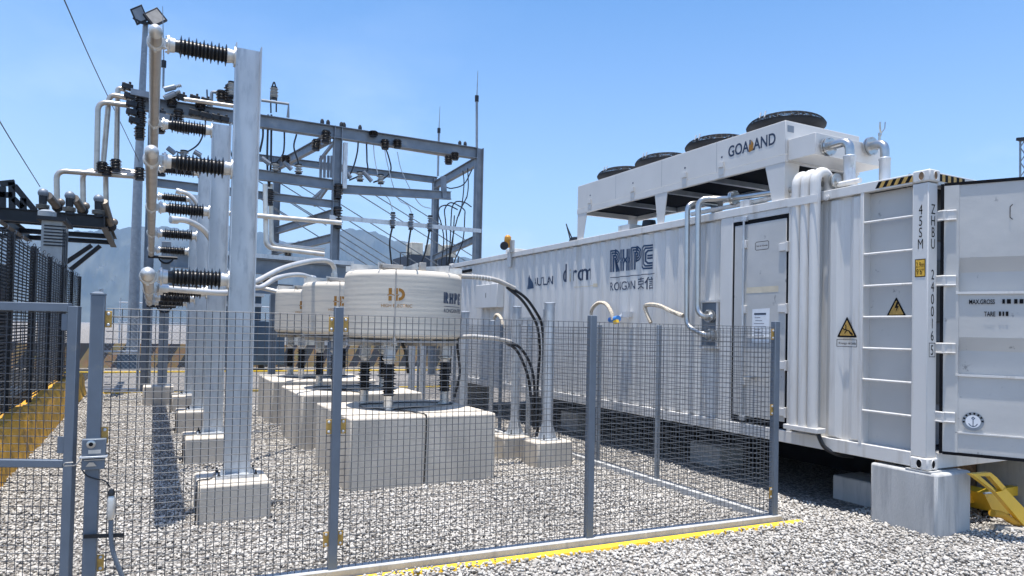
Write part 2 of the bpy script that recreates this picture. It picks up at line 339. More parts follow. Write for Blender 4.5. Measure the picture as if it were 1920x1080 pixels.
# crushed stone: individual stones thick on the near ground
def stones(name, label, n, regs, rmin, rmax, seed):
    rg = np.random.default_rng(seed); pts = []
    tot = sum((a[1]-a[0])*(a[3]-a[2])*a[4] for a in regs)
    for x0, x1, y0, y1, wt in regs:
        k = int(n*(x1-x0)*(y1-y0)*wt/tot); pts.append(np.c_[rg.uniform(x0, x1, k), rg.uniform(y0, y1, k)])
    P = np.concatenate(pts); Q = P-np.array([FA.x, FA.y]); dn_ = -(Q[:, 0]*fn.x+Q[:, 1]*fn.y); du_ = Q[:, 0]*fd.x+Q[:, 1]*fd.y
    P = P[~((np.abs(dn_+.035) < .11) & (du_ < 6.1)) & ~((np.abs(P[:, 0]-5.62) < .06) & (P[:, 1] > 5.0)) & ~((P[:, 0] > 6.62) & (P[:, 1] > 5.0))]; k = len(P)
    t = (1+5**.5)/2; ico = np.array([(-1, t, 0), (1, t, 0), (-1, -t, 0), (1, -t, 0), (0, -1, t), (0, 1, t), (0, -1, -t), (0, 1, -t), (t, 0, -1), (t, 0, 1), (-t, 0, -1), (-t, 0, 1)])/math.hypot(1, t)
    fc = np.array([(0, 11, 5), (0, 5, 1), (0, 1, 7), (0, 7, 10), (0, 10, 11), (1, 5, 9), (5, 11, 4), (11, 10, 2), (10, 7, 6), (7, 1, 8), (3, 9, 4), (3, 4, 2), (3, 2, 6), (3, 6, 8), (3, 8, 9), (4, 9, 5), (2, 4, 11), (6, 2, 10), (8, 6, 7), (9, 8, 1)])
    r = rg.uniform(rmin, rmax, k)*np.where(rg.random(k) < .035, rg.uniform(1.4, 2.0, k), 1)*(1+np.clip(P[:, 1]-8, 0, 30)*.02); V = np.repeat(ico[None], k, 0)*rg.uniform(.72, 1.2, (k, 12, 1))
    V *= np.stack([rg.uniform(.8, 1.45, k), rg.uniform(.7, 1.0, k), rg.uniform(.5, .8, k)], 1)[:, None, :]
    a, b, c = rg.uniform(0, 6.28, k), rg.normal(0, .45, k), rg.normal(0, .45, k)
    def rot(V, an, i, j):
        ca, sa = np.cos(an)[:, None], np.sin(an)[:, None]; vi, vj = V[..., i].copy(), V[..., j].copy(); V[..., i] = vi*ca-vj*sa; V[..., j] = vi*sa+vj*ca
    rot(V, b, 1, 2); rot(V, c, 0, 2); rot(V, a, 0, 1); V *= r[:, None, None]
    und = .022*(np.sin(P[:, 0]*2.1+P[:, 1]*.7)+np.sin(P[:, 1]*1.7-P[:, 0]*.9))
    V[..., 0] += P[:, :1]; V[..., 1] += P[:, 1:]; V[..., 2] += (rg.uniform(-.004, .03, k)+np.maximum(und, -.008)*.8)[:, None]
    me = bpy.data.meshes.new(name); me.vertices.add(k*12); me.vertices.foreach_set('co', V.astype(np.float32).ravel())
    Fc = (fc[None]+np.arange(k)[:, None, None]*12).reshape(-1).astype(np.int32)
    me.loops.add(len(Fc)); me.loops.foreach_set('vertex_index', Fc); me.polygons.add(len(Fc)//3)
    me.polygons.foreach_set('loop_start', np.arange(0, len(Fc), 3, dtype=np.int32)); me.update(calc_edges=True); me.materials.append(M['stone'])
    o = bpy.data.objects.new(name, me); C.objects.link(o); o['kind'] = 'stuff'; o['label'] = label; o['category'] = 'gravel'
    return o
STONES = lambda: stones('gravel', 'pale grey crushed stone covering the yard around the fence and equipment', 125000,
       [(-1.5, 7.6, 3.6, 6.5, 1.25), (-1.5, 7.0, 6.5, 9, 1.0), (-1.5, 6.9, 9, 12, .72), (-1.4, 2.2, 12, 21, .36), (3.6, 7, 12, 21, .26), (7.6, 9.5, 2.6, 5.0, 1.1), (2.2, 7.6, 2.6, 3.6, 1.2)], .009, .0185, 5)
# ------------------------------------------------------------------ kerbs
FA = Vector((-.33, 5.30, 0)); FB = Vector((5.62, 5.03, 0)); fd = (FB-FA).normalized(); fn = Vector((fd.y, -fd.x, 0))
STONES()
k = MB(); k.obox((FA-fd*3+FB)/2+Vector((.02, 0, .02)), fd*((FB-FA).length+3)/2+fd*.04, fn*.055, (0, 0, .055)); struct(k.build('front_kerb', 'concg', bev=.006))
k = MB(); k.obox((5.62, 12.0, .02), (.055, 0, 0), (0, 6.9, 0), (0, 0, .055)); struct(k.build('side_kerb', 'concg', bev=.006))
# yellow line painted over a low mortar bead, ragged on the gravel side
k = MB(); n = 150; a0 = FA+fd*.2+fn*.07; vs = []
for i in range(n+1):
    p = a0+fd*(i/n*6.0); j1 = R_.uniform(-.008, .008)+.006*math.sin(i*.23); j2 = R_.uniform(-.01, .01)
    h_ = .036+.005*math.sin(i*.31)+R_.uniform(-.003, .003)
    vs += [p+Vector((0, 0, .022)), p+fn*(.035+j2*.5)+Vector((0, 0, .027+(h_-.036)*.6)), p+fn*(.088+j1)+Vector((0, 0, .022)), p+fn*(.098+j1)+Vector((0, 0, -.01))]
k.add(vs, [(i*4+q, i*4+q+1, (i+1)*4+q+1, (i+1)*4+q) for i in range(n) for q in range(3)]); struct(k.build('yellow_ground_line', 'yroad', smooth=60))
# ================================================================== MESH FENCES
def wires(p0, p1, z0, z1, step=.05, r=.0021):
    p0 = Vector(p0); p1 = Vector(p1); d = (p1-p0); l = d.length; d.normalize(); nn = Vector((d.y, -d.x, 0)); a = MB()
    for i in range(1, int(l/step)+1):
        q = p0+d*(i*step-.01); bend = nn*R_.uniform(-.002, .002); a.tube([q+Vector((0, 0, z0)), q+bend+Vector((0, 0, (z0+z1)/2)), q+Vector((0, 0, z1))], r, 4, False)
    for j in range(int((z1-z0)/step)+1):
        z = z1-.004-j*step
        if z > z0: a.tube([p0+nn*.005+Vector((0, 0, z)), p1+nn*.005+Vector((0, 0, z))], r, 4, False)
    return a
def fpost(name, p, wd, h, parent, ax=fd, m_='fence', cap=True):
    a = MB(); nn = Vector((ax.y, -ax.x, 0)); a.obox(Vector(p)+Vector((0, 0, h/2)), ax*wd/2, nn*wd/2, (0, 0, h/2)); o = a.build(name, m_, parent, bev=.005)
    if cap:
        c = MB(); q = Vector(p)+Vector((0, 0, h)); c.obox(q+Vector((0, 0, .006)), ax*(wd/2+.003), nn*(wd/2+.003), (0, 0, .006))
        c.add([q+ax*i*wd*.45+nn*j*wd*.45+Vector((0, 0, .012)) for i, j in ((-1, -1), (1, -1), (1, 1), (-1, 1))]+[q+ax*i*wd*.2+nn*j*wd*.2+Vector((0, 0, .026)) for i, j in ((-1, -1), (1, -1), (1, 1), (-1, 1))], [(0, 1, 5, 4), (1, 2, 6, 5), (2, 3, 7, 6), (3, 0, 4, 7), (4, 5, 6, 7)])
        c.build('post_cap', m_, o)
    return o
def plate(p, ax, side, parent, sgn=1, m_='orange'):
    a = MB(); nn = Vector((ax.y, -ax.x, 0)); c = Vector(p)+ax*side+nn*.01*sgn; a.obox(c, ax*.020, nn*.003, (0, 0, .054)); o = a.build('clamp_plate', m_, parent, bev=.002)
    for dz in (-.036, .036): MB().lathe(c+nn*.002*sgn+Vector((0, 0, dz)), nn*sgn, [(0, .011), (.005, .011), (.009, .006)], 8).build('bolt', 'galv', o)
    return o
ff = thing('mesh_fence', 'grey welded wire mesh fence with square posts standing on the front kerb', 'fence', (2.6, 5.17, 0))
g1 = Vector((-.31, 5.3, 0)); p2 = Vector((1.245, 5.225, 0)); p3 = Vector((3.455, 5.13, 0)); p4 = Vector((5.61, 5.03, 0))
fpost('post', g1, .08, 2.045, ff); fpost('post', p2, .065, 2.02, ff, cap=False); fpost('post', p3, .065, 2.02, ff, cap=False); fpost('post', p4, .065, 2.02, ff, cap=False)
for a_, b_ in ((g1+fd*.05, p2-fd*.035), (p2+fd*.035, p3-fd*.035), (p3+fd*.035, p4-fd*.035)):
    wires(a_+Vector((0, 0, 0)), b_, .07, 1.965, .05, .0028).build('wire_mesh', 'wire', ff, smooth=0)
for q, sides in ((g1, (.062,)), (p2, (-.052, .052)), (p4, (-.045,))):
    for z in (1.89, 1.13, .30):
        for s_ in sides: plate(q+Vector((0, 0, z)), fd, s_, ff)
sf = thing('mesh_fence', 'grey wire mesh fence running back along the container from the corner post', 'fence', (5.6, 9, 0))
yd = Vector((0, 1, 0)); ys = [5.09, 6.86, 8.15, 11.25, 13.4, 15.6]
for i, y in enumerate(ys):
    if i: fpost('post', (5.62, y, 0), .05, 1.98, sf, yd, 'galvd' if i != 3 else 'fence', False)
for i in range(len(ys)-1): wires((5.62, ys[i]+.03, 0), (5.62, ys[i+1]-.03, 0), .07, 1.95, .05, .0027).build('wire_mesh', 'wire', sf, smooth=0)
# gate leaf, left of the latch post
gd = Vector((-.888, .40, 0)).normalized(); gp = Vector((-.44, 5.31, 0)); gn = Vector((-gd.y, gd.x, 0))
if gn.y > 0: gn = -gn
gt = thing('fence_gate', 'grey tube framed wire mesh gate leaf beside the latch post, front left', 'gate', (gp.x, gp.y, 0))
a = MB(); e = gp+gd*1.35; zz = Vector((0, 0, 1))
a.obox(gp+zz*1.005, gd*.03, gn*.025, zz*.965); a.obox(e+zz*1.005, gd*.03, gn*.025, zz*.965)
for z in (1.96, .955, .09): a.bar(gp+gd*.03+zz*z, e-gd*.03+zz*z, .05, .055 if z > 1.5 else .048)
a.build('gate_frame', 'fence', gt, bev=.004)
wires(gp+gd*.03-gn*.0, e-gd*.03, .11, 1.93, .05, .0023).build('wire_mesh', 'wire', gt, smooth=0)
for z in (1.865, 1.075): plate(gp+zz*z+gn*.02, gd, .055, gt, 1, 'fence')
# interlock box on the latch post + bolt
ib = thing('gate_lock_box', 'grey metal interlock switch box with round key eye on the gate latch post', 'switch box', (g1.x, g1.y-.06, 1.0))
a = MB(); c = g1+fn*.055
a.obox(c+zz*1.062+fd*.01, fd*.068, fn*.022, zz*.055); a.obox(c+zz*.955+fd*.008, fd*.065, fn*.02, zz*.035); a.build('housing', 'fence', ib, bev=.005)
a = MB(); a.obox(c+zz*1.002+fd*.01+fn*.004, fd*.078, fn*.03, zz*.006); a.build('hood', 'galv', ib, bev=.002)
a = MB(); f0 = c+fn*.022+zz*1.085-fd*.006; a.lathe(f0, fn, [(0, .026), (.005, .026), (.007, .022)], 20); q = a.build('key_eye', 'inox', ib)
a = MB(); a.lathe(f0+fn*.0072, fn, [(0, .013), (.001, .012)], 16); a.build('keyhole', 'black', q)
a = MB(); a.obox(c+fn*.0235+zz*1.036+fd*.015, fd*.035, fn*.001, zz*.012); a.build('rating_plate', 'cast', ib)
a = MB(); a.tube([c+fn*.03+zz*.985-fd*.04, c+fn*.03+zz*.985+fd*.075], .004, 6); a.tube(fillet([c+fn*.03+zz*.99-fd*.06, c+fn*.03+zz*.955-fd*.09, c+fn*.03+zz*.955-fd*.15, c+fn*.03+zz*.975-fd*.15, c+fn*.03+zz*.975-fd*.10], .01, 3), .004, 6)
a.add([c+fn*.03+zz*.945+fd*x+zz*y for x, y in ((-.03, 0), (.03, 0), (.012, .024), (-.012, .026))]+[c+fn*.036+zz*.945+fd*x+zz*y for x, y in ((-.03, 0), (.03, 0), (.012, .024), (-.012, .026))], [(0, 1, 2, 3), (7, 6, 5, 4), (0, 4, 5, 1), (1, 5, 6, 2), (2, 6, 7, 3), (3, 7, 4, 0)])
a.build('latch_lever', 'inox', ib)
cb = thing('conduit_drop', 'grey conduit hanging from the interlock box with black gland and flexible hose', 'conduit', (-.2, 5.2, .5))
def gpt(x, y): d = _ray(x, y); t = ((g1+fn*.07).dot(fn))/(d[0]*fn.x+d[1]*fn.y); return Vector((d[0]*t, d[1]*t, H+d[2]*t))
a = MB(); a.tube(curve([gpt(153, 880), gpt(163, 892), gpt(180, 898), gpt(197, 902), gpt(207, 914)]), .0045, 8); a.build('cable', 'rubber', cb)
a = MB(); a.lathe(gpt(209, 922), (0, 0, -1), [(-.016, .014), (0, .019), (.008, .021), (.022, .021), (.024, .016), (.03, .016)], 10); a.build('gland', 'rubber', cb)
a = MB(); a.lathe(gpt(209, 929), (0, 0, -1), [(0, .015), (.012, .021), (.03, .025), (.12, .025), (.145, .02), (.155, .015)], 14); a.build('inspection_body', 'cast', cb)
a = MB(); a.tube(curve([gpt(208, 975), gpt(208, 1000), gpt(211, 1030), gpt(220, 1058), gpt(232, 1090), gpt(240, 1130)]), .0145, 10); a.build('hose', 'fence', cb)
a = MB(); a.bar(gpt(157, 1006), gpt(233, 1003), .012, .024); a.build('bracket', 'dark', cb)
# ================================================================== INSULATOR HELPERS
def sheds(mb, p0, axis, L_, n, rb, rs, rc, seg=18, nose=.6):
    """alternating large and small sheds on a core, one continuous lathe"""
    prof = [(0, rc)]; st = L_/n
    for i in range(n):
        r = rb if i % 2 == 0 else rs; t = (i+.5)*st
        prof += [(t-st*.30, rc), (t-st*.06, r*.985), (t+st*.02, r), (t+st*.07, r*.97), (t+st*.33, rc)]
    prof.append((L_, rc)); mb.lathe(p0, axis, prof, seg); return mb
def block(name, x0, y0, x1, y1, h, label, cat='concrete block', m_='conc', group=None, ch=.02, z0=-.05):
    o = MB().box(x0, y0, z0, x1, y1, h).build(name, m_, bev=ch); return tag(o, label, cat, group)
# ================================================================== CHANNEL COLUMNS WITH LINE INSULATORS
NC = ['nearest', 'second', 'third', 'farthest']
def make_column():
    t = thing('channel_column', 'tallest looking nearest galvanized channel column carrying three black insulators', 'steel column', (.8, 7.47, .36), 'channel columns under the bus tubes')
    z0, z1 = .385, 4.68
    a = MB(); a.box(.677, 7.515, z0, .925, 7.523, z1); a.box(.677, 7.42, z0, .688, 7.5145, z1+.015); a.box(.914, 7.42, z0, .925, 7.5145, z1+.015)
    a.build('channel', 'galv', t)
    a = MB(); a.box(.60, 7.33, .36, 1.0, 7.63, .384); a.prism([(.676, 7.44, .385), (.63, 7.44, .385), (.676, 7.44, .47)], (0, .012, 0)); a.prism([(.926, 7.44, .385), (.97, 7.44, .385), (.926, 7.44, .47)], (0, .012, 0)); a.build('base_plate', 'galv', t)
    for x in (.63, .97):
        for y in (7.36, 7.6): MB().lathe((x, y, .384), (0, 0, 1), [(0, .016), (.018, .016), (.019, .008), (.05, .008)], 8).build('anchor_bolt', 'dark', t)
    for z in (4.56, 3.43, 2.32):
        a = MB(); p = Vector((.676, 7.468, z)); ax = Vector((-1, 0, 0))
        sheds(a, p+ax*.07, ax, .44, 13, .108, .084, .066, 22); a.lathe(p+ax*.505, ax, [(0, .06), (.05, .058)], 18)
        ins = a.build('insulator', 'rubber', t, smooth=50)
        MB().lathe(p, ax, [(0, .1), (.014, .1), (.015, .064), (.03, .064), (.088, .074), (.09, .07)], 20).build('wall_flange', 'cast', ins)
        MB().lathe(p+ax*.545, ax, [(0, .066), (.045, .07), (.05, .088), (.066, .088), (.067, .045), (.078, .045)], 20).build('end_flange', 'cast', ins)
        for s_ in (-1, 1):
            for s2 in (-1, 1):
                MB().lathe(p+Vector((-.60, s_*.055, s2*.055)), ax, [(-.012, .009), (.03, .009)], 6).build('bolt', 'galv', ins)
                MB().lathe(p+Vector((.012, 0, s2*.07+s_*.0)), (1, 0, 0), [(0, .01), (.012, .01)], 6).build('nut', 'galv', ins) if s_ == 1 else None
        b = MB(); b.lathe(p+ax*.62, ax, [(0, .028), (.05, .028), (.055, .04), (.07, .04)], 12); b.build('clamp_stem', 'cast', ins)
    return t
col0 = make_column()
cols = [col0]
lab = ['nearest channel column, widest in view, with three black ribbed insulators', 'second channel column counting from the fence, just left of the nearest one', 'third channel column from the fence, partly behind the second', 'farthest of the four channel columns, behind the third']
for i in range(4):
    if i:
        c = ctree(col0); c.location.y += 3.02*i; c['label'] = lab[i]; cols.append(c)
    else: col0['label'] = lab[0]
    y = 7.09+3.02*i
    block('concrete_footing', .435, y, 1.085, y+.72, .36, ['low concrete footing under the nearest channel column, with black earth wire', 'low concrete footing under the second channel column', 'low concrete footing under the third channel column', 'low concrete footing under the farthest channel column'][i], 'footing', 'conc', 'footings of the channel columns')
    o = MB().tube(curve([(.60, 7.40+3.02*i, .42), (.56, 7.36+3.02*i, .375), (.445, 7.3+3.02*i, .375), (.42, 7.12+3.02*i, .36), (.415, 7.07+3.02*i, .3), (.41, 7.06+3.02*i, .02), (.36, 7.02+3.02*i, -.01)]), .008, 6).build('earth_wire', 'rubber')
    tag(o, ['black earth wire running down the nearest footing', 'black earth wire running down the second footing', 'black earth wire running down the third footing', 'black earth wire running down the farthest footing'][i], 'wire', 'earth wires at the footings')
# bus tubes on the insulators
BX = -.038
for i, (z, y0, nm) in enumerate(((4.56, 7.16, 'highest'), (3.43, 7.10, 'middle'), (2.315, 7.06, 'lowest'))):
    t = thing('bus_tube', f'{nm} of the three stacked aluminium bus tubes, with rounded end cap', 'bus tube', (BX, y0, z), 'bus tubes on the column insulators')
    yend = 18.1
    MB().tube([(BX, y0+.03, z), (BX, yend, z)], .058, 20).build('tube', 'alu', t)
    MB().lathe((BX, y0+.06, z), (0, -1, 0), [(0, .061), (.045, .061), (.05, .059), (.075, .052), (.1, .036), (.113, .018), (.117, 0)], 20).build('end_cap', 'cast', t)
    for k_ in range(4):
        yc = 7.468+3.02*k_
        a = MB(); a.lathe((BX, yc-.035, z), (0, 1, 0), [(0, .070), (.008, .077), (.062, .077), (.07, .070)], 20); a.obox((BX+.07, yc, z), (.02, 0, 0), (0, .03, 0), (0, 0, .045)); a.obox((BX, yc, z-.078), (.012, 0, 0), (0, .03, 0), (0, 0, .012)); a.obox((BX, yc, z+.078), (.012, 0, 0), (0, .03, 0), (0, 0, .012)); a.build('tube_clamp', 'cast', t)
# end post of the bus run
ep = thing('bus_end_post', 'narrow rectangular galvanized post on its own footing behind the channel columns', 'steel post', (.26, 17.85, .5))
MB().box(.165, 17.8, .46, .365, 17.9, 3.75).build('post', 'galvd', ep, bev=.004)
MB().box(.08, 17.72, .44, .46, 17.98, .462).build('base_plate', 'galv', ep)
for z in (3.40, 2.28):
    a = MB(); a.tube([(.265+.15*math.cos(q), 17.78, z+.15*math.sin(q)) for q in np.linspace(math.pi, 2*math.pi, 12)], .02, 8); a.tube([(-.1, 17.78, z-.02), (.5, 17.78, z-.02)], .035, 10); a.build('hanger_bracket', 'dark', ep)
block('concrete_footing', -.12, 17.70, .51, 18.25, .44, 'concrete footing under the narrow bus end post, far left', 'footing', 'conc')
# ================================================================== REACTORS
def cyl_decal(name, bm, cx, cy, r, ang0, z0, mt, parent):
    # u (metres along the wall, to the right seen from outside), v up
    br = [x*.04-.6 for x in range(60)]
    return decal(name, bm, lambda u, v: Vector((cx+(r+.003)*math.cos(ang0+u/r), cy+(r+.003)*math.sin(ang0+u/r), z0+v)), mt, parent, br)
def stripe_logo(hgt):
    """a four letter word drawn in three parallel lines per stroke"""
    W = hgt; lw = hgt*.08; gp_ = hgt*.112; L_ = []
    def arc(cx, cy, r, a0, a1, n=8): return [(cx+r*math.cos(rad(a0+(a1-a0)*i/n)), cy+r*math.sin(rad(a0+(a1-a0)*i/n))) for i in range(n+1)]
    k = [0, 1, 2]
    for i in k:                                      # R
        o = i*gp_; r = W*.30-o
        L_.append([(o, 0), (o, W-o)]+[(W*.28, W-o)]+arc(W*.28, W*.70, max(.02*W, r), 90, -70)+[(W*.36-o*.1, W*.42-o*.3), (W*.60-o, 0)])
    x = W*.78
    for i in k: L_.append([(x+i*gp_, W), (x+i*gp_, W*.62), (x+i*gp_+W*.075, W*.5), (x+i*gp_, W*.36), (x+i*gp_, 0)])
    for i in k: L_.append([(x+W*.62-i*gp_, W), (x+W*.62-i*gp_, W*.64), (x+W*.545-i*gp_, W*.5), (x+W*.62-i*gp_, W*.36), (x+W*.62-i*gp_, 0)])
    x = W*1.62
    for i in k:
        o = i*gp_; r = W*.30-o; L_.append([(x+o, 0), (x+o, W-o), (x+W*.28, W-o)]+arc(x+W*.28, W*.70, max(.02*W, r), 90, -90)+[(x+W*.28, W*.40+o), (x+.33*W, W*.40+o)])
    x = W*2.40
    for i in k:
        o = i*gp_
        L_.append([(x+W*.62, W-o), (x+o+W*.1, W-o), (x+o, W-o-W*.1), (x+o, o+W*.1), (x+o+W*.1, o), (x+W*.62, o)])
    for i in (-.5, .5): L_.append([(x+gp_*2.6, W*.5+i*gp_), (x+W*.62, W*.5+i*gp_)])
    return ribbon2d(L_, lw)
def hd_logo(h):
    q = h*.26; p = []
    p += [[(0, 0), (q, 0), (q, h*.38), (0, h*.38)], [(0, h*.54), (q, h*.54), (q, h), (0, h)]]
    p += [[(h*.48, 0), (h*.48+q, 0), (h*.48+q, h*.40), (h*.48, h*.34)], [(h*.48, h*.56), (h*.48+q, h*.48), (h*.48+q, h), (h*.48, h)]]
    w_ = [(-.1, .44), (.2, .54), (.45, .44), (.72, .40), (.86, .50)]
    for i in range(4): p.append([(w_[i][0]*h, w_[i][1]*h-.045*h), (w_[i+1][0]*h, w_[i+1][1]*h-.045*h), (w_[i+1][0]*h, w_[i+1][1]*h+.035*h), (w_[i][0]*h, w_[i][1]*h+.035*h)])
    a = [(h*(.80+.50*math.cos(rad(t))), h*(.5+.5*math.sin(rad(t)))) for t in np.linspace(-90, 90, 13)]; b = [(h*(.80+.27*math.cos(rad(t))), h*(.5+.25*math.sin(rad(t)))) for t in np.linspace(-90, 90, 13)]
    for i in range(12): p.append([a[i], a[i+1], b[i+1], b[i]])
    return poly2d([[(x, y) for x, y in c_] for c_ in p])
RCx = 3.0; RR = .775
def make_reactor(cy):
    t = thing('air_core_reactor', '', 'reactor', (RCx, cy, .84), 'white drum reactors on concrete plinths')
    n = 72; zb, zt = 1.74, 2.60
    prof = [(RR-.05, zb), (RR, zb+.05)]
    for i in range(46):
        z = zb+.06+i*(zt-zb-.13)/45; prof.append((RR+(.0013 if i % 2 else 0)+.0004*math.sin(i*1.7), z))
    prof += [(RR-.003, zt-.055), (RR-.014, zt-.025), (RR-.035, zt-.007), (RR-.07, zt), (RR-.24, zt), (RR-.25, zt-.02), (RR-.25, zb+.02), (RR-.24, zb)]
    vs = []; m_ = len(prof)
    for r, z in prof:
        for k_ in range(n):
            a = 2*math.pi*k_/n; vs.append((RCx+r*math.cos(a), cy+r*math.sin(a), z))
    mb = MB(); mb.add(vs, [(i*n+k_, i*n+(k_+1) % n, ((i+1) % m_)*n+(k_+1) % n, ((i+1) % m_)*n+k_) for i in range(m_) for k_ in range(n)])
    mb.build('winding', 'react', t, smooth=50)
    mb = MB()
    for k_ in range(5):
        a = math.pi*k_/5+.2; d = Vector((math.cos(a), math.sin(a), 0)); mb.bar(Vector((RCx, cy, zt+.045+k_*.0015))-d*(RR+.0), Vector((RCx, cy, zt+.045+k_*.0015))+d*(RR+.0), .014, .075)
    mb.lathe((RCx, cy, zt+.01), (0, 0, 1), [(0, .09), (.085, .09)], 16)
    mb.build('upper_spider', 'cast', t)
    for c_, hx, hy, hz in (((RCx+.02, cy-RR+.12, zt+.055), .04, .03, .05), ((RCx+RR*.86, cy-RR*.25, zt+.04), .06, .05, .06), ((RCx-.34, cy-RR*.70, zt+.04), .13, .05, .025)):
        MB().obox(c_, (hx, 0, 0), (0, hy, 0), (0, 0, hz)).build('terminal_block', 'frp', t, bev=.004)
    mb = MB()
    for k_ in range(6):
        a = math.pi*k_/6; d = Vector((math.cos(a), math.sin(a), 0)); mb.bar(Vector((RCx, cy, zb-.05+k_*.0015))-d*(RR-.05), Vector((RCx, cy, zb-.05+k_*.0015))+d*(RR-.05), .016, .095)
    mb.lathe((RCx, cy, zb-.02), (0, 0, -1), [(0, RR-.03), (.02, RR-.03), (.02, RR-.27), (0, RR-.27)], 48)
    mb.build('lower_spider', 'frp', t)
    # strap down the front
    an = -2.02
    mb = MB(); p = Vector((RCx+(RR+.004)*math.cos(an), cy+(RR+.004)*math.sin(an), 0)); tn = Vector((-math.sin(an), math.cos(an), 0)); nn = Vector((math.cos(an), math.sin(an), 0))
    mb.obox(p+Vector((0, 0, (zt+zb)/2)), tn*.007, nn*.003, (0, 0, (zt-zb)/2+.0)); mb.obox(p+Vector((0, 0, zb-.03)), tn*.02, nn*.012, (0, 0, .035)); mb.build('strap', 'frp', t)
    for q, (dx, dy) in enumerate(((-.32, -.46), (-.38, .44), (.61, -.02))):
        x, y = RCx+dx, cy+dy
        a = MB(); sheds(a, (x, y, 1.02), (0, 0, 1), .40, 12, .100, .080, .062, 18); leg = a.build('insulator_leg', 'rubber', t, smooth=50)
        MB().lathe((x, y, .845), (0, 0, 1), [(0, .085), (.014, .085), (.016, .062), (.15, .058), (.175, .064)], 16).build('foot_casting', 'cast', leg)
        a = MB(); a.lathe((x, y, 1.42), (0, 0, 1), [(0, .06), (.04, .066), (.06, .09), (.075, .09)], 16); a.build('head_casting', 'cast', leg)
        a = MB(); a.box(x-.065, y-.05, 1.496, x+.065, y+.05, 1.50+.15); a.box(x-.085, y-.06, 1.50+.148, x+.085, y+.06, zb-.045); a.build('pedestal', 'galv', leg, bev=.008)
    a0 = math.atan2(-1, -.06)-.40
    cyl_decal('round_emblem', hd_logo(.155), RCx, cy, RR, a0-.10, zb+.47, 'brand', t)
    bm = text2d('HIGH ELECTRIC', .055, 'CENTER', .0003); cyl_decal('maker_name', bm, RCx, cy, RR, a0+.03, zb+.39, 'brand', t)
    a1 = a0+.98
    cyl_decal('striped_lettering', stripe_logo(.135), RCx, cy, RR, a1-.13, zb+.46, 'inkb', t)
    cyl_decal('rule', poly2d([[(0, 0), (.40, 0), (.40, .006), (0, .006)]]), RCx, cy, RR, a1-.13, zb+.42, 'ink', t)
    cyl_decal('maker_name', text2d('RONGXIN 荣信', .068, 'LEFT', .0003, .92), RCx, cy, RR, a1-.13, zb+.345, 'ink', t)
    return t
rl = ['nearest and largest looking white drum reactor with orange and blue marks', 'middle white drum reactor, half hidden behind the nearest one', 'farthest white drum reactor, left of the middle one']
r0 = make_reactor(8.97); r0['label'] = rl[0]
for i in (1, 2):
    c = ctree(r0); c.location.y += 2.87*i; c['label'] = rl[i]
for i in range(3):
    y = 7.83+2.87*i
    o = block('reactor_plinth', 2.035, y, 3.86+(.08*i), y+1.85, .84, ['nearest waist high concrete plinth with a black wire down its front', 'middle concrete reactor plinth', 'farthest concrete reactor plinth'][i], 'plinth', 'conc', 'concrete plinths under the reactors', .025)
    pts = [(RCx-.45+.95*(t_/18.), y+.66+.30*math.sin(t_*.9)*0+.34*math.cos(t_*.36), .856) for t_ in range(19)]
    pts = [(2.62, y+.62, .856), (2.42, y+.9, .858), (2.55, y+1.28, .856), (3.3, y+1.35, .856), (3.72, y+1.1, .858), (3.3, y+.80, .856), (2.75, y+.62, .856), (2.80, y+.45, .856), (2.90, y+.2, .856), (2.93, y+.03, .852), (2.935, y-.012, .80), (2.93, y-.014, .4), (2.92, y-.016, .02)]
    o = MB().tube(curve(pts, 7), .0085, 6).build('earth_cable', 'rubber'); tag(o, ['thin black earth cable looped on the nearest plinth and down its front', 'thin black earth cable looped on the middle plinth', 'thin black earth cable looped on the farthest plinth'][i], 'cable', 'earth cables on the plinths')
# curved connecting tubes between bus tubes and reactors
def ctube(pts, label, r=.036, grp='curved connecting tubes'):
    t = thing('curved_bus_tube', label, 'bus tube', tuple(pts[0]), grp)
    MB().tube(curve(pts, 9), r, 12).build('tube', 'alu2', t)
    for a_, b_ in ((pts[0], pts[1]), (pts[-1], pts[-2])):
        d = (Vector(b_)-Vector(a_)).normalized(); MB().lathe(Vector(a_)-d*.02, d, [(0, r+.014), (.11, r+.014), (.115, r+.004)], 12).build('end_clamp', 'cast', t)
cpx = lambda L3: [PY(*q) for q in L3]
ctube(cpx([(300, 540, 9.6), (360, 545, 9.7), (430, 548, 9.9), (480, 528, 10.3), (530, 503, 10.8), (580, 490, 11.4), (612, 489, 11.8), (626, 500, 12.0), (627, 522, 12.0)]), 'low curved tube from the lowest bus tube arching up to the middle reactor', .04)
ctube(cpx([(322, 412, 11.8), (350, 414, 11.9), (380, 430, 12.1), (402, 460, 12.2), (430, 515, 12.4), (480, 540, 12.8), (520, 521, 13.3), (560, 515, 13.9), (588, 522, 14.3)]), 'curved tube from the middle bus tube down behind the columns to the farthest reactor', .045)
ctube(cpx([(332, 358, 16), (352, 364, 16), (368, 380, 16), (382, 415, 16), (412, 490, 15.8), (440, 532, 15.5), (480, 538, 15.0), (520, 547, 14.7), (532, 551, 14.6)]), 'highest curved tube bending down behind the third column', .045)
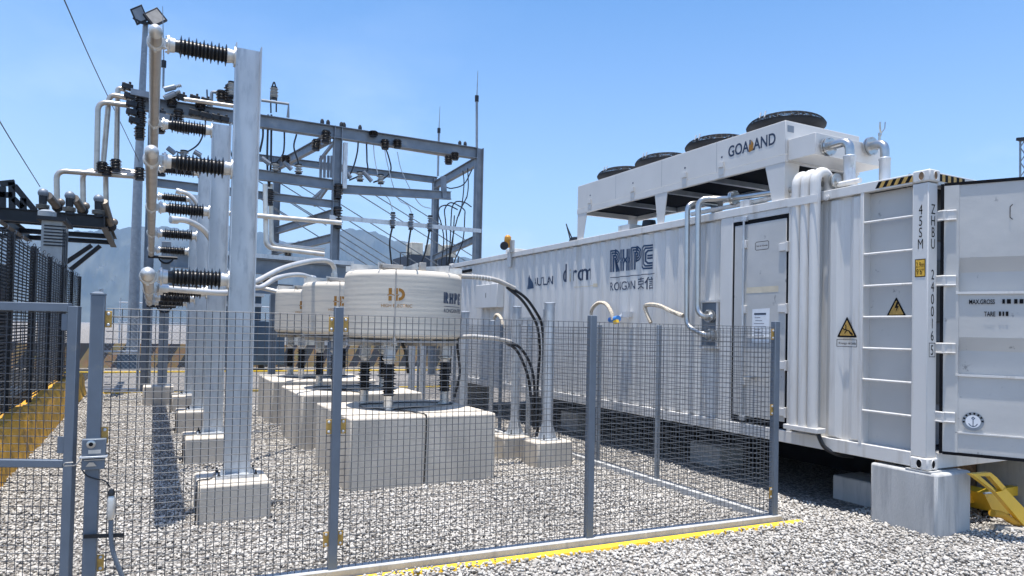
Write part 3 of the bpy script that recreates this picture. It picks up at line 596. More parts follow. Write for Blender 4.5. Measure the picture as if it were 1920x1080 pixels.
# ================================================================== CONTAINER
XW = 6.64; CD = .036; X1 = 9.02; YN = 4.08; YF = 16.27; ZB = .62; ZT = 3.50
def corr(y, y0=4.85, pitch=.278):
    t = ((y-y0) % pitch)/pitch
    if t < .26: return 0.
    if t < .50: return (t-.26)/.24*CD
    if t < .76: return CD
    return (1-(t-.76)/.24)*CD
def cbreaks(a, b, y0=4.85, pitch=.278):
    out = []; i = int((a-y0)//pitch)-1
    while y0+i*pitch < b:
        for t in (0, .26, .50, .76):
            y = y0+(i+t)*pitch
            if a < y < b: out.append(y)
        i += 1
    return out
ct = thing('shipping_container', 'long white steel container with corrugated side, ladder and open end door', 'container', (X1, YN+6, ZB))
def corr_panel(ya, yb, name='side_panel'):
    ys_ = [ya]+cbreaks(ya, yb)+[yb]; a = MB(); zs = [.772, .80, 2.0, 3.37, 3.398]; vs = []
    for y in ys_:
        for i, z in enumerate(zs):
            e = 0 if i in (0, 4) else 1; vs.append((XW+(corr(y)*e if e else CD), y, z))
    n = len(zs); a.add(vs, [(i*n+j, (i+1)*n+j, (i+1)*n+j+1, i*n+j+1) for i in range(len(ys_)-1) for j in range(n-1)])
    return a.build(name, 'cont', ct, smooth=0)
corr_panel(4.835, 5.70); corr_panel(6.87, 16.10)
MB().box(6.62, 4.262, 3.40, 6.70, 16.1, 3.50).build('top_rail', 'cont', ct, bev=.006)
MB().box(6.625, 4.262, ZB+.01, 6.75, 16.1, .77).build('bottom_rail', 'cont', ct, bev=.006)
MB().box(6.70, 4.2, 3.46, X1-.02, 16.15, 3.485).build('roof', 'cont', ct)
MB().box(6.76, 4.2, .66, X1-.05, 16.15, .76).build('floor_frame', 'dark', ct)
MB().box(X1-.06, 4.2, .64, X1-.01, 16.2, 3.46).build('far_side_wall', 'cont', ct)
MB().box(6.62, 16.10, .66, X1, 16.2, 3.46).build('end_wall', 'cont', ct)
for (x, y) in ((6.615, 4.10), (X1-.165, 4.10), (6.615, 16.1)):
    o = MB().box(x, y, .735, x+.145 if x < 7 else x+.16, y+.16, 3.39).build('corner_post', 'cont', ct, bev=.008)
def casting(x, y, z):
    o = MB().box(x, y, z, x+.165, y+.178, z+.118).build('corner_casting', 'cont', ct, bev=.014)
    for p, ax in (((x-.0005, y+.085, z+.058), (-1, 0, 0)), ((x+.085, y-.0005, z+.058), (0, -1, 0))):
        a = MB(); a.lathe(p, ax, [(-.003, .026), (.0015, .026)], 18); h_ = a
        for i, v in enumerate(h_.v): h_.v[i] = (v[0], v[1], p[2]+(v[2]-p[2])*1.5)
        h_.build('twistlock_hole', 'rust' if z > 2 else 'black', o)
        b = MB(); b.tube([Vector(p)+Vector(ax)*.002+(Vector((0, .029*math.cos(q), .042*math.sin(q))) if ax[0] else Vector((.029*math.cos(q), 0, .042*math.sin(q)))) for q in np.linspace(0, 2*math.pi, 19)], .0035, 5, False); b.build('hole_rim', 'cont', o)
casting(6.605, 4.08, 3.398); casting(6.605, 4.08, .615); casting(X1-.165, 4.08, 3.398); casting(X1-.165, 4.08, .615); casting(6.605, 16.09, 3.398); casting(6.605, 16.09, .615)
# ladder bay: recessed plate, stile, rungs
MB().box(6.735, 4.262, .772, 6.742, 4.80, 3.398).build('ladder_recess', 'cont2', ct)
MB().box(6.622, 4.795, .765, 6.742, 4.832, 3.402).build('ladder_stile', 'cont', ct, bev=.004)
for z in (3.085, 2.75, 2.415, 2.09, 1.765, 1.44, 1.115):
    MB().tube([(6.645, 4.262, z), (6.645, 4.795, z)], .0125, 10).build('ladder_rung', 'cont', ct)
# header and sill of the door end
MB().box(6.762, 4.10, 3.37, X1-.166, 4.20, 3.50).build('end_header', 'cont', ct, bev=.006)
MB().box(6.772, 4.10, .62, X1-.166, 4.19, .775).build('end_sill', 'cont', ct, bev=.006)
MB().box(6.762, 4.42, .78, X1-.07, 4.45, 3.45).build('inner_bulkhead', 'inner', ct)
for i in range(3): MB().box(6.78, 4.40, 1.2+.85*i, 7.4, 4.418, 1.85+.85*i).build('inner_cabinet', 'dark', ct, bev=.01)
# hazard strips
def hz_strip(n, p0, du, dv, lean, cnt, name):
    p0 = Vector(p0); du = Vector(du); dv = Vector(dv); off = du.cross(dv).normalized()
    for col, par in (('black', 0), ('orange', 1)):
        bm = bmesh.new()
        for i in range(cnt):
            if i % 2 != par: continue
            u0, u1 = i/cnt, (i+1)/cnt
            q = [(u0, 0), (u1, 0), (min(1, u1+lean), 1), (min(1, u0+lean), 1)]
            bm.faces.new([bm.verts.new(p0+du*a+dv*b+n*(.0035+.0002*par)) for a, b in q])
        me = bpy.data.meshes.new(name); bm.to_mesh(me); bm.free(); me.materials.append(M[col]); o = bpy.data.objects.new(name, me); C.objects.link(o); o.parent = ct; o.matrix_parent_inverse = pinv(ct)
M['hazy'] = mat('hazard_yellow', (.72, .42, .045), .6, 0, .2, 30)
hz_strip(Vector((-1, 0, 0)), (6.62, 4.66, 3.418), (0, -.40, 0), (0, 0, .065), .09, 10, 'hazard_strip')
hz_strip(Vector((0, -1, 0)), (6.78, 4.10, 3.415), (.42, 0, 0), (0, 0, .07), -.0, 9, 'hazard_strip')
# painted characters on the corner post
def side_dec(name, bm, y, z, mt, x=6.615, flat=True, par=ct, mir=True, off=.0022):
    return decal(name, bm, lambda u, v: Vector((x-off, y-u, z+v)), mt, par)
def wall_dec(name, bm, y, z, mt, par=ct, off=.0022):
    xs = [v.co.x for v in bm.verts]; br = [y-b for b in cbreaks(y-max(xs), y-min(xs))]
    return decal(name, bm, lambda u, v: Vector((XW+corr(y-u)-off, y-u, z+v)), mt, par, br)
def end_dec(name, bm, x, z, mt, y=4.10, par=ct, off=.0022): return decal(name, bm, lambda u, v: Vector((x+u, y-off, z+v)), mt, par)
for i, ch in enumerate('45SM'): side_dec('post_character', text2d(ch, .138, 'CENTER', 0, .58), 4.175, 3.085-i*.112, 'black')
for i, ch in enumerate('ZHBU'): end_dec('post_character', text2d(ch, .138, 'CENTER', 0, .72), 6.688, 3.085-i*.112, 'black')
for i, ch in enumerate('2400165'): end_dec('post_character', text2d(ch, .138, 'CENTER', 0, .72), 6.688, 2.45-i*.118-(.02 if i == 6 else 0), 'black')
zb_ = 2.45-6*.118-.02
end_dec('check_digit_box', ribbon2d([[(0, 0), (.09, 0), (.09, .132), (0, .132), (0, 0)]], .006), 6.643, zb_-.018, 'black')
sg = side_dec('height_label', poly2d([[(0, 0), (.105, 0), (.105, .175), (0, .175)]]), 4.228, 2.475, 'black')
side_dec('label_face', poly2d([[(.008, .008), (.097, .008), (.097, .167), (.008, .167)]]), 4.228, 2.475, 'hazy', par=sg, off=.003)
side_dec('label_text', text2d('2.9m', .072, 'CENTER', 0, .58), 4.1755, 2.57, 'black', par=sg, off=.0036)
side_dec('label_text', text2d("9'6\"", .076, 'CENTER', 0, .66), 4.1755, 2.50, 'black', par=sg, off=.0036)
# warning triangles
def tri(y, z, s, xf, par, kind):
    h = s*.92; fn_ = lambda off: (lambda u, v: Vector((xf-off, y-u, z+v)))
    def rt(s_, h_, dz, r=.06):
        P = [(-s_/2, dz), (s_/2, dz), (0, h_+dz)]; out = []
        for i in range(3):
            a, b, c_ = Vector(P[i-1]), Vector(P[i]), Vector(P[(i+1) % 3])
            for t in (0, .5, 1):
                p = b+(a-b)*r; q = b+(c_-b)*r; w_ = p*(1-t)**2+b*2*t*(1-t)+q*t*t; out.append((w_.x, w_.y))
        return out
    o = decal('warning_sign', poly2d([rt(s, h, 0)]), fn_(.004), 'black', par); decal('sign_face', poly2d([rt(s*.74, h*.74, h*.085)]), fn_(.0048), 'orange', o)
    if kind == 'bolt': b = poly2d([[(.004, .16), (.03, .165), (.014, .115), (.034, .118), (-.006, .045), (.004, .095), (-.02, .09)]])
    else: b = ribbon2d([[(-.055, .11), (-.035, .09), (-.015, .092), (-.012, .13), (-.02, .15)], [(-.015, .092), (.03, .075), (.055, .05), (.07, .055)], [(.0, .088), (-.03, .045)], [(.03, .075), (.05, .035)], [(.058, .03), (.072, .03), (.072, .042), (.058, .042)]], .012)
    sc_ = s/.24 if kind == 'bolt' else s/.27
    for v in b.verts: v.co *= sc_
    decal('sign_symbol', b, fn_(.0056), 'black', o); return o
tri(4.495, 2.10, .215, 6.735, ct, 'bolt')
# fall sign is on a flat carrier in front of the corrugation
fs_ = MB().box(6.632, 4.86, 1.865, 6.6395, 5.10, 2.13).v and None
tri(4.985, 1.875, .245, 6.638, ct, 'fall')
wall_dec('caption_frame', ribbon2d([[(0, 0), (.245, 0), (.245, .075), (0, .075), (0, 0)]], .005), 5.115, 1.775, 'black')
wall_dec('caption_text', text2d('Riesgo de Caida', .034, 'CENTER', .0002), 4.99, 1.80, 'black')
# company marks across the corrugation
wall_dec('striped_lettering', stripe_logo(.345), 9.36, 2.86, 'inkb')
for o in [ob for ob in C.objects if ob.name.startswith('striped_lettering') and ob.parent is ct]: pass
wall_dec('rule', poly2d([[(0, 0), (1.13, 0), (1.13, .012), (0, .012)]]), 9.36, 2.765, 'ink')
wall_dec('maker_name', text2d('RONGXIN', .19, 'LEFT', .001, .74), 9.36, 2.56, 'ink')
wall_dec('maker_name', text2d('荣信', .20, 'LEFT', .002, 1.05), 8.68, 2.56, 'ink')
wall_dec('company_name', text2d('d', .46, 'LEFT', .006, .92), 10.90, 2.78, 'ink'); wall_dec('company_name', text2d('i', .34, 'LEFT', .002, .8), 10.66, 2.78, 'tan'); wall_dec('company_name', text2d('rcm', .41, 'LEFT', .004, .90), 10.53, 2.78, 'ink')
wall_dec('caption_text', poly2d([[(0, 0), (.6, 0), (.6, .012), (0, .012)], [(.6, -.02), (.68, -.02), (.68, .04), (.6, .04)]]), 10.45, 2.66, 'tan')
wall_dec('drop_emblem', poly2d([[(0, 0), (.10, -.02), (.27, .0), (.24, .1), (.14, .27), (.04, .1)]]), 12.25, 2.72, 'inkb')
wall_dec('company_name', text2d('AUTLAN', .22, 'LEFT', .003, .85), 11.93, 2.76, 'ink')
# side door
MB().box(6.628, 5.705, .772, 6.66, 5.765, 3.398).build('door_jamb', 'cont', ct, bev=.003)
MB().box(6.628, 6.655, .772, 6.66, 6.865, 3.398).build('door_jamb', 'cont', ct, bev=.003)
MB().box(6.632, 5.768, 3.325, 6.66, 6.652, 3.397).build('door_head', 'cont', ct)
MB().box(6.640, 5.768, .80, 6.66, 6.652, 3.322).build('door_gasket', 'black', ct)
dr = MB().box(6.632, 5.802, .865, 6.655, 6.622, 3.272).build('side_door', 'cont2', ct, bev=.006)
for z in (2.93, 2.20, 1.53, .98):
    a = MB(); a.box(6.612, 5.765, z-.045, 6.633, 5.90, z+.045); a.lathe((6.614, 5.775, z-.06), (0, 0, 1), [(0, .017), (.12, .017)], 10); a.build('hinge', 'cont', dr, bev=.003)
a = MB(); a.tube([(6.60, 6.44, .83), (6.60, 6.44, 3.34)], .014, 10); a.build('lock_rod', 'galv', dr)
for z in (3.02, 2.2, 1.3): MB().box(6.60, 6.405, z-.05, 6.634, 6.475, z+.05).build('rod_guide', 'cont', dr, bev=.004)
for z in (3.34, .84): MB().box(6.595, 6.40, z-.03, 6.64, 6.48, z+.03).build('rod_cam', 'galv', dr, bev=.004)
a = MB(); a.tube(fillet([(6.60, 6.44, 1.36), (6.575, 6.38, 1.36), (6.575, 6.05, 1.37)], .02, 4), .009, 8); a.lathe((6.60, 6.26, 1.36), (-1, 0, 0), [(-.02, .022), (.03, .022)], 10); a.build('handle', 'inox', dr)
MB().box(6.622, 5.87, 1.845, 6.634, 6.39, 1.865).build('door_trim', 'cont', dr)
def door_dec(name, bm, y, z, mt, off=.0025): return decal(name, bm, lambda u, v: Vector((6.632-off, y-u, z+v)), mt, dr)
door_dec('name_frame', ribbon2d([[(.02, 0), (.20, 0), (.215, .015), (.215, .085), (.20, .10), (.02, .10), (.005, .085), (.005, .015), (.02, 0)]], .006), 6.28, 2.93, 'black')
door_dec('name_text', text2d('Sala de Valvulas', .028, 'CENTER', .0002), 6.17, 2.97, 'black')
pp = door_dec('paper_notice', poly2d([[(0, 0), (.27, .0), (.275, .43), (0, .42)]]), 6.31, 1.78, 'paper')
for i in range(9):
    decal('notice_line', poly2d([[(.03+.01*(i % 3), 0), (.22-.03*((i*7) % 4), 0), (.22-.03*((i*7) % 4), .006 if i else .022), (.03+.01*(i % 3), .006 if i else .022)]]), lambda u, v, i=i: Vector((6.6285, 6.31-u, 2.13-.037*i+v)), 'ink', pp)
door_dec('tape_residue', poly2d([[(0, 0), (.50, 0), (.50, .075), (0, .075)]]), 6.41, 2.40, 'tan', .0015)
# fold away vents and boxes on the roof edge
for y, l in ((8.95, .30), (6.45, .16), (13.0, .3)):
    MB().box(6.70, y, 3.487, 6.95+.2, y+l, 3.487+.12).build('roof_box', 'cont', ct, bev=.006)
MB().box(6.615, 14.9, 3.24, 6.637, 15.6, 3.30).build('louvre_slot', 'black', ct)
MB().box(6.47, 13.2, 2.36, 6.636, 14.3, 2.87).build('side_box', 'cont', ct, bev=.01)
MB().box(6.467, 13.75, 2.58, 6.4705, 13.77, 2.68).build('box_mark', 'black', ct)
# open end door leaf, swung out past the corner
dh = Vector((6.80, 4.06, 0)); dd_ = Vector((.50, -.866, 0)).normalized(); dn = Vector((-.866, -.50, 0))
lf = MB(); DW = 1.17
def dpt(u, z, o=0.): return dh+dd_*u+dn*o+Vector((0, 0, z))
prof = [(.83, 0), (.90, 0), (.93, 0), (1.15, .0), (1.17, .0)]
zs = [(.80, 0.), (1.53, 0.), (1.545, -.05), (1.77, -.05), (1.90, 0.), (2.315, 0.), (2.33, -.05), (2.52, -.05), (2.66, 0.), (3.36, 0.)]
vs = []
us = [.0, .12, .13, DW-.08, DW-.07, DW]
for z, o in zs:
    for i, u in enumerate(us): vs.append(dpt(u, z, o if 2 <= i <= 3 else 0.012))
n = len(us); lf.add(vs, [(i*n+j, i*n+j+1, (i+1)*n+j+1, (i+1)*n+j) for i in range(len(zs)-1) for j in range(n-1)])
ld = lf.build('end_door', 'cont2', ct, smooth=0)
MB().prism([dpt(0, .80, -.052), dpt(DW, .80, -.052), dpt(DW, 3.36, -.052), dpt(0, 3.36, -.052)], -dn*.01).build('door_back', 'cont', ld)
a = MB(); a.obox(dpt(DW/2, 3.375, -.02), dd_*DW/2, dn*.03, (0, 0, .014)); a.obox(dpt(DW/2, .785, -.02), dd_*DW/2, dn*.03, (0, 0, .014)); a.obox(dpt(-.015, 2.08, -.02), dd_*.014, dn*.035, (0, 0, 1.30)); a.build('door_seal', 'black', ld)
for z_, o_, h_ in ((1.537, .01, .010), (2.322, .01, .012), (.99, .004, .006)): MB().obox(dpt(DW/2, z_, o_), dd_*(DW/2-.1), dn*.008, (0, 0, h_)).build('rib_edge', 'cont', ld)
for z in (3.07, 2.44, 1.79, 1.13):
    a = MB(); p = Vector((6.765, 4.14, z)); 
    pts = [p+Vector((0, 0, 0)), Vector((6.75, 4.03, z)), dpt(.02, z, .03), dpt(.10, z, .03)]
    for dz in (-.042, .042): a.tube(fillet([q+Vector((0, 0, dz)) for q in pts], .03, 4), .010, 8)
    for i in range(3): a.bar(pts[i], pts[i+1], .012, .08)
    a.build('door_hinge', 'cont', ct, bev=0)
def leaf_dec(name, bm, u0, z0, mt, par=ld, off=.0015): return decal(name, bm, lambda u, v: dpt(u0+u, z0+v, off), mt, par)
leaf_dec('door_text', text2d('MAX.GROSS', .062, 'LEFT', .001, .60), .205, 2.215, 'black', off=.0105)
leaf_dec('door_text', text2d('TARE', .062, 'LEFT', .001, .60), .325, 2.10, 'black', off=.0105)
leaf_dec('painted_over_figures', poly2d([[(0+x, 0), (w_+x, 0), (w_+x, .042), (0+x, .042)] for x, w_ in ((0, .02), (.035, .03), (.09, .025), (.13, .03))]), .465, 2.218, 'black', off=.0105)
leaf_dec('painted_over_figures', poly2d([[(0+x, 0), (w_+x, 0), (w_+x, .042), (0+x, .042)] for x, w_ in ((0, .016), (.028, .012), (.052, .02))]), .44, 2.103, 'black', off=.0105)
leaf_dec('latch_recess', ribbon2d([[(.02, 0), (0, .02), (0, .12), (.02, .14)]], .006), .52, 3.0, 'black', off=.0105)
leaf_dec('torn_label', poly2d([[(0, 0), (.2, 0), (.2, .12), (.02, .13)], [(.03, .15), (.12, .15), (.12, .19), (.03, .19)]]), .70, 3.0, 'rust', off=.0105)
def disc(r, n=28): return poly2d([[(r*math.cos(2*math.pi*i/n), r*math.sin(2*math.pi*i/n)) for i in range(n)]])
e1 = leaf_dec('round_emblem', disc(.088), .245, 1.105, 'galvd', off=.0105)
leaf_dec('emblem_face', disc(.060), .245, 1.105, 'paper', e1, .0120)
leaf_dec('emblem_teeth', poly2d([[(.066*math.cos(a), .066*math.sin(a)), (.066*math.cos(a+.2), .066*math.sin(a+.2)), (.084*math.cos(a+.2), .084*math.sin(a+.2)), (.084*math.cos(a), .084*math.sin(a))] for a in np.linspace(0, math.pi, 8)]), .245, 1.105, 'black', e1, .0118)
leaf_dec('emblem_anchor', ribbon2d([[(0, .02), (0, -.045)], [(-.035, -.02), (-.02, -.04), (0, -.047), (.02, -.04), (.035, -.02)], [(-.012, .03), (0, .042), (.012, .03), (0, .02), (-.012, .03)]], .007), .245, 1.105, 'inkb', e1, .0126)
# footings of the container
block('container_footing', 6.595, 3.99, 7.16, 4.67, .60, 'large grey concrete block carrying the near corner of the container', 'concrete block', 'concg', 'blocks under the container', .025)
block('container_footing', 8.6, 3.99, 9.2, 4.75, .60, 'grey concrete block under the far right corner of the container', 'concrete block', 'concg', 'blocks under the container', .025)
for i, (y, hh) in enumerate(((4.92, .27), (7.35, .30), (11.0, .35), (15.6, .60))):
    block('container_footing', 7.12 if i < 3 else 6.70, y, 7.6, y+.6, hh, ['low grey block in the shade under the container, next to the corner block', 'shaded grey block under the container behind the side fence', 'shaded grey block under the middle of the container', 'grey block under the far end of the container'][i], 'concrete block', 'concg', 'blocks under the container', .02)
MB_ = MB().box(6.60, 4.05, .598, 6.84, 4.30, .612).build('bearing_plate', 'concg'); tag(MB_, 'thin bearing plate between corner block and container casting', 'plate')
# ------------------------------------------------------------------ cable ducts over the wall
du = thing('cable_duct', 'three white vertical ducts side by side arching over the container roof edge', 'duct', (6.53, 5.46, .85))
for i in range(3):
    y = 5.335+.125*i
    pts = [(6.545, y, .87), (6.545, y, 3.59)]+[(6.66-.115*math.cos(q), y, 3.60+.125*math.sin(q)) for q in np.linspace(.15, math.pi-.1, 10)]+[(6.775, y, 3.50)]
    MB().tube(pts, .058, 16).build('duct', 'cont', du, smooth=50)
MB().box(6.478, 5.25, 3.36, 6.486, 5.66, 3.45).build('strap', 'cont', du, bev=.002)
a = MB(); a.box(6.475, 5.22, .815, 6.62, 5.68, .868); a.build('tray', 'cont', du, bev=.005)
MB().tube(curve([(6.56, 5.28, .83), (6.56, 5.24, .74), (6.59, 5.2, .66), (6.68, 5.12, .60), (6.85, 5.05, .58)]), .024, 8).build('hose', 'rubber', du)
a = MB(); a.lathe((6.61, 5.235, 3.42), (-1, 0, 0), [(0, .035), (.012, .035), (.013, .018), (.02, .018)], 12); a.build('cap', 'cont', du)
# ------------------------------------------------------------------ stainless pipes
def flange(mb, p, ax, r): mb.lathe(Vector(p)-Vector(ax).normalized()*.03, ax, [(0, r), (.022, r), (.0225, r*.8), (.03, r*.8), (.0305, r), (.052, r)], 20); return mb
def pipe(label, pts, r, fl, y0=None, ring=True, mname='inox', bendr=.13):
    t = thing('cooling_pipe', label, 'pipe', tuple(pts[0]), 'stainless cooling pipes')
    MB().tube(fillet(pts, bendr, 7), r, 16).build('pipe', mname, t, smooth=60)
    for p, ax, fr in fl:
        o = flange(MB(), p, ax, fr).build('flange', 'inox', t)
        b = MB(); b.lathe(Vector(p)-Vector(ax).normalized()*.004, ax, [(0, fr*.98), (.003, fr*.98)], 18); b.build('gasket', 'black', o)
        av = Vector(ax).normalized(); u = av.cross(Vector((0, 0, 1)) if abs(av.z) < .9 else Vector((1, 0, 0))).normalized(); v = av.cross(u)
        for k_ in range(6):
            g_ = k_*math.pi/3+.3; MB().lathe(Vector(p)+(u*math.cos(g_)+v*math.sin(g_))*fr*.87-av*.045, av, [(0, .008), (.085, .008)], 6).build('bolt', 'galv', o)
    return t
pipe('outer stainless pipe climbing the container wall, left one of the pair', [(6.60, 6.96, 1.87), (6.47, 6.98, 1.87), (6.46, 7.31, 1.98), (6.46, 7.33, 3.66), (6.70, 7.30, 3.68), (6.95, 7.30, 3.68)], .036, [((6.58, 6.96, 1.87), (1, 0, 0), .082)])
pipe('stainless pipe climbing the wall and turning along the roof edge to a flange', [(6.60, 7.0, 2.12), (6.47, 7.01, 2.10), (6.46, 7.10, 2.2), (6.46, 7.12, 3.69), (6.68, 6.98, 3.69), (6.74, 6.62, 3.66), (6.76, 5.72, 3.62)], .038, [((6.58, 7.0, 2.12), (1, 0, 0), .085), ((6.725, 6.74, 3.67), (.1, -1, 0), .095)])
pb = thing('pipe_entry_box', 'small grey framed entry plate where two stainless pipes enter the container wall', 'entry plate', (6.62, 7.05, 1.7))
MB().box(6.618, 6.92, 1.72, 6.64, 7.18, 2.30).build('plate', 'fence', pb); MB().box(6.60, 6.88, 2.305, 6.64, 7.22, 2.33).build('drip_edge', 'cont', pb); MB().box(6.60, 6.85, 1.69, 6.64, 7.22, 1.715).build('sill', 'cont', pb)
for y in (6.905, 7.195): MB().box(6.612, y-.012, 1.717, 6.64, y+.012, 2.303).build('side_trim', 'cont', pb)
# ================================================================== DRY COOLER ON THE ROOF
CX0, CX1, CY0, CY1 = 6.66, 8.0, 5.86, 10.42
co = thing('dry_cooler', 'long white dry cooler with four black fans standing on the container roof', 'cooler', (7.3, 8.1, 3.5))
ysg = [CY0, 8.13, 9.25, CY1]
a = MB(); a.box(CX0, CY0, 4.045, CX1, CY1, 4.455); a.build('casing', 'cool', co, bev=.006)
for y in (7.0, 8.13, 9.28): 
    MB().box(CX0-.0012, y-.002, 4.05, CX0+.002, y+.002, 4.45).build('panel_joint', 'galvd', co)
a = MB(); a.box(CX0-.004, CY0-.004, 3.955, CX0+.05, CY1+.004, 4.043); a.box(CX1-.05, CY0-.004, 3.955, CX1+.004, CY1+.004, 4.043); a.box(CX0+.052, CY0-.004, 3.955, CX1-.052, CY0+.05, 4.043); a.box(CX0+.052, CY1-.05, 3.955, CX1-.052, CY1+.004, 4.043); a.build('base_frame', 'cool', co)
MB().box(CX0+.06, CY0+.06, 4.036, CX1-.06, CY1-.06, 4.042).build('coil_underside', 'coil', co)
for y in (7.2, 8.13, 9.3): MB().box(CX0+.052, y-.03, 3.965, CX1-.052, y+.03, 4.034).build('cross_member', 'galvd', co)
def leg(x, y, wy, dirx=0):
    for s_ in (0, 1):
        xx = CX0+.0 if s_ == 0 else CX1-.24
        a = MB(); a.prism([(xx, y, 3.954), (xx, y+wy, 3.954), (xx, y+wy*.74, 3.50), (xx, y+wy*.24, 3.50)] if y > CY0+.1 and y < CY1-.5 else ([(xx, y, 3.954), (xx, y+wy, 3.954), (xx, y+wy*.62, 3.50), (xx, y, 3.50)] if y < CY0+.1 else [(xx, y, 3.954), (xx, y+wy, 3.954), (xx, y+wy, 3.50), (xx, y+wy*.38, 3.50)]), (.012, 0, 0))
        a.build('leg', 'cool', co)
    if y < CY0+.1:
        for xx in (CX0+.013, CX1-.26):
            MB().prism([(xx, y, 3.954), (xx+.24, y, 3.954), (xx+.24 if xx > 7 else xx+.16, y, 3.50), (xx if xx < 7 else xx+.08, y, 3.50)], (0, .012, 0)).build('leg', 'cool', co)
leg(0, CY0+.004, .30); leg(0, 8.0, .28); leg(0, CY1-.30, .29)
for y in (6.9, 7.62, 8.82, 10.02):
    a = MB(); a.box(CX0-.012, y-.05, 3.99, CX0-.005, y+.05, 4.13); a.box(CX0-.03, y-.045, 4.09, CX0-.0125, y+.045, 4.16); o = a.build('lifting_lug', 'cool', co, bev=.002)
    MB().lathe((CX0-.0015, y, 4.23), (-1, 0, 0), [(0, .014), (.002, .014)], 10).build('lug_hole', 'ink', o)
for yc in (6.44, 7.64, 8.84, 10.03):
    if yc > 9.9: yc = 9.92
    xc = 7.32; a = MB(); a.lathe((xc, yc, 4.456), (0, 0, 1), [(0, .41), (.05, .42), (.10, .45), (.14, .49), (.165, .495), (.17, .48), (.15, .46), (.1, .42), (.02, .39)], 40)
    f_ = a.build('fan', 'fan', co, smooth=40)
    b = MB()
    for r_, z_ in ((.488, 4.625), (.478, 4.643), (.465, 4.66), (.45, 4.675), (.43, 4.688), (.40, 4.703), (.36, 4.718), (.31, 4.73), (.25, 4.739), (.19, 4.745), (.12, 4.75)): b.tube([(xc+r_*math.cos(q), yc+r_*math.sin(q), z_) for q in np.linspace(0, 2*math.pi, 33)], .0045, 5, False)
    for k_ in range(36):
        q = k_*math.pi/18; b.tube([(xc+r_*math.cos(q), yc+r_*math.sin(q), z_) for r_, z_ in ((.49, 4.61), (.478, 4.645), (.43, 4.69), (.36, 4.72), (.25, 4.74), (.10, 4.75))], .0032, 4)
    b.build('fan_guard', 'fan', f_)
    MB().lathe((xc, yc, 4.60), (0, 0, 1), [(0, .12), (.12, .12), (.15, .08)], 16).build('motor', 'fan', f_)
    for k_ in range(5):
        q = k_*2*math.pi/5; d = Vector((math.cos(q), math.sin(q), 0)); e_ = Vector((-math.sin(q), math.cos(q), 0)); c_ = Vector((xc, yc, 4.62))
        MB().add([c_+d*.1-e_*.05+Vector((0, 0, .02)), c_+d*.1+e_*.05, c_+d*.38+e_*.12-Vector((0, 0, .02)), c_+d*.38-e_*.08+Vector((0, 0, .03))], [(0, 1, 2, 3)]).build('blade', 'fan', f_)
    for dy in (-.06, .02): MB().tube([(xc-.455, yc+dy, 4.64), (xc-.43, yc+dy, 4.74)], .012, 6).build('guard_clip', 'cast', f_)
hb = MB().box(6.70, 5.47, 3.97, 7.93, 5.853, 4.22).build('header_box', 'cool', co, bev=.004)
decal('cooler_lettering', text2d('GOALAND', .20, 'LEFT', .004, .80), lambda u, v: Vector((CX0-.0025, 6.79-u, 4.205+v)), 'ink', co)
decal('lettering_flame', poly2d([[(0, .0), (.07, .02), (.075, .10), (.04, .15), (.03, .09), (0, .1)]]), lambda u, v: Vector((CX0-.0032, 6.43-u, 4.19+v)), 'brand', co)
decal('cooler_label', poly2d([[(0, 0), (.11, 0), (.11, .08), (0, .08)]]), lambda u, v: Vector((6.69+u, CY0-.0025, 4.32+v)), 'galvd', co)
MB().box(7.0, CY1, 4.1, 7.9, CY1+.14, 4.33).build('rear_header', 'cool', co)
pipe('stainless pipe from the cooler header down to the roof, left of two', [(6.86, 5.45, 4.06), (6.88, 5.16, 4.08), (6.88, 5.16, 3.48)], .05, [((6.86, 5.42, 4.06), (0, 1, 0), .105)], bendr=.12)
pipe('stainless pipe from the cooler header with a small valve on top, right of two', [(7.60, 5.45, 4.17), (7.58, 5.22, 4.17), (7.58, 5.22, 3.48)], .05, [((7.60, 5.42, 4.17), (0, 1, 0), .11)], bendr=.11)
for i, (x, y, z0, z1) in enumerate(((6.88, 5.16, 3.60, 3.90), (7.58, 5.22, 3.66, 3.98))):
    o = MB().lathe((x, y, z0), (0, 0, 1), [(-.03, .053), (0, .066), (.02, .066), (.03, .062), (z1-z0-.03, .062), (z1-z0-.02, .068), (z1-z0, .068), (z1-z0+.01, .055)], 16).build('bellows_joint', 'galv'); tag(o, ['metal bellows joint on the left cooler pipe', 'metal bellows joint on the right cooler pipe'][i], 'pipe joint')
v = thing('vent_valve', 'small steel vent valve standing on top of the right cooler pipe elbow', 'valve', (7.59, 5.3, 4.22))
a = MB(); a.tube([(7.59, 5.3, 4.21), (7.59, 5.29, 4.29)], .014, 8); a.lathe((7.59, 5.29, 4.27), (0, 0, 1), [(0, .022), (.03, .022)], 8); a.build('body', 'inox', v); MB().tube([(7.59, 5.28, 4.29), (7.56, 5.27, 4.34), (7.56, 5.27, 4.42)], .011, 8).build('spout', 'inox', v); MB().tube([(7.59, 5.28, 4.29), (7.63, 5.26, 4.35), (7.64, 5.26, 4.43)], .008, 6).build('lever', 'inox', v)
for i, (x, z) in enumerate(((6.78, 3.58), (6.84, 3.53))):
    o = MB().tube([(x, 4.95 if i == 0 else 5.7, z), (x, 7.6, z)], .03 if i == 0 else .02, 10).build('roof_pipe', 'cont'); tag(o, ['white pipe lying along the container roof edge behind the ducts', 'thin lower pipe on the container roof edge'][i], 'pipe')
b = MB().tube([(6.76, 5.73, 3.62), (6.76, 5.2, 3.62)], .04, 12); flange(b, (6.76, 5.25, 3.62), (0, 1, 0), .085); b = b.build('roof_valve', 'inox'); tag(b, 'flanged pipe end with valve on the roof right of the arched ducts', 'valve')
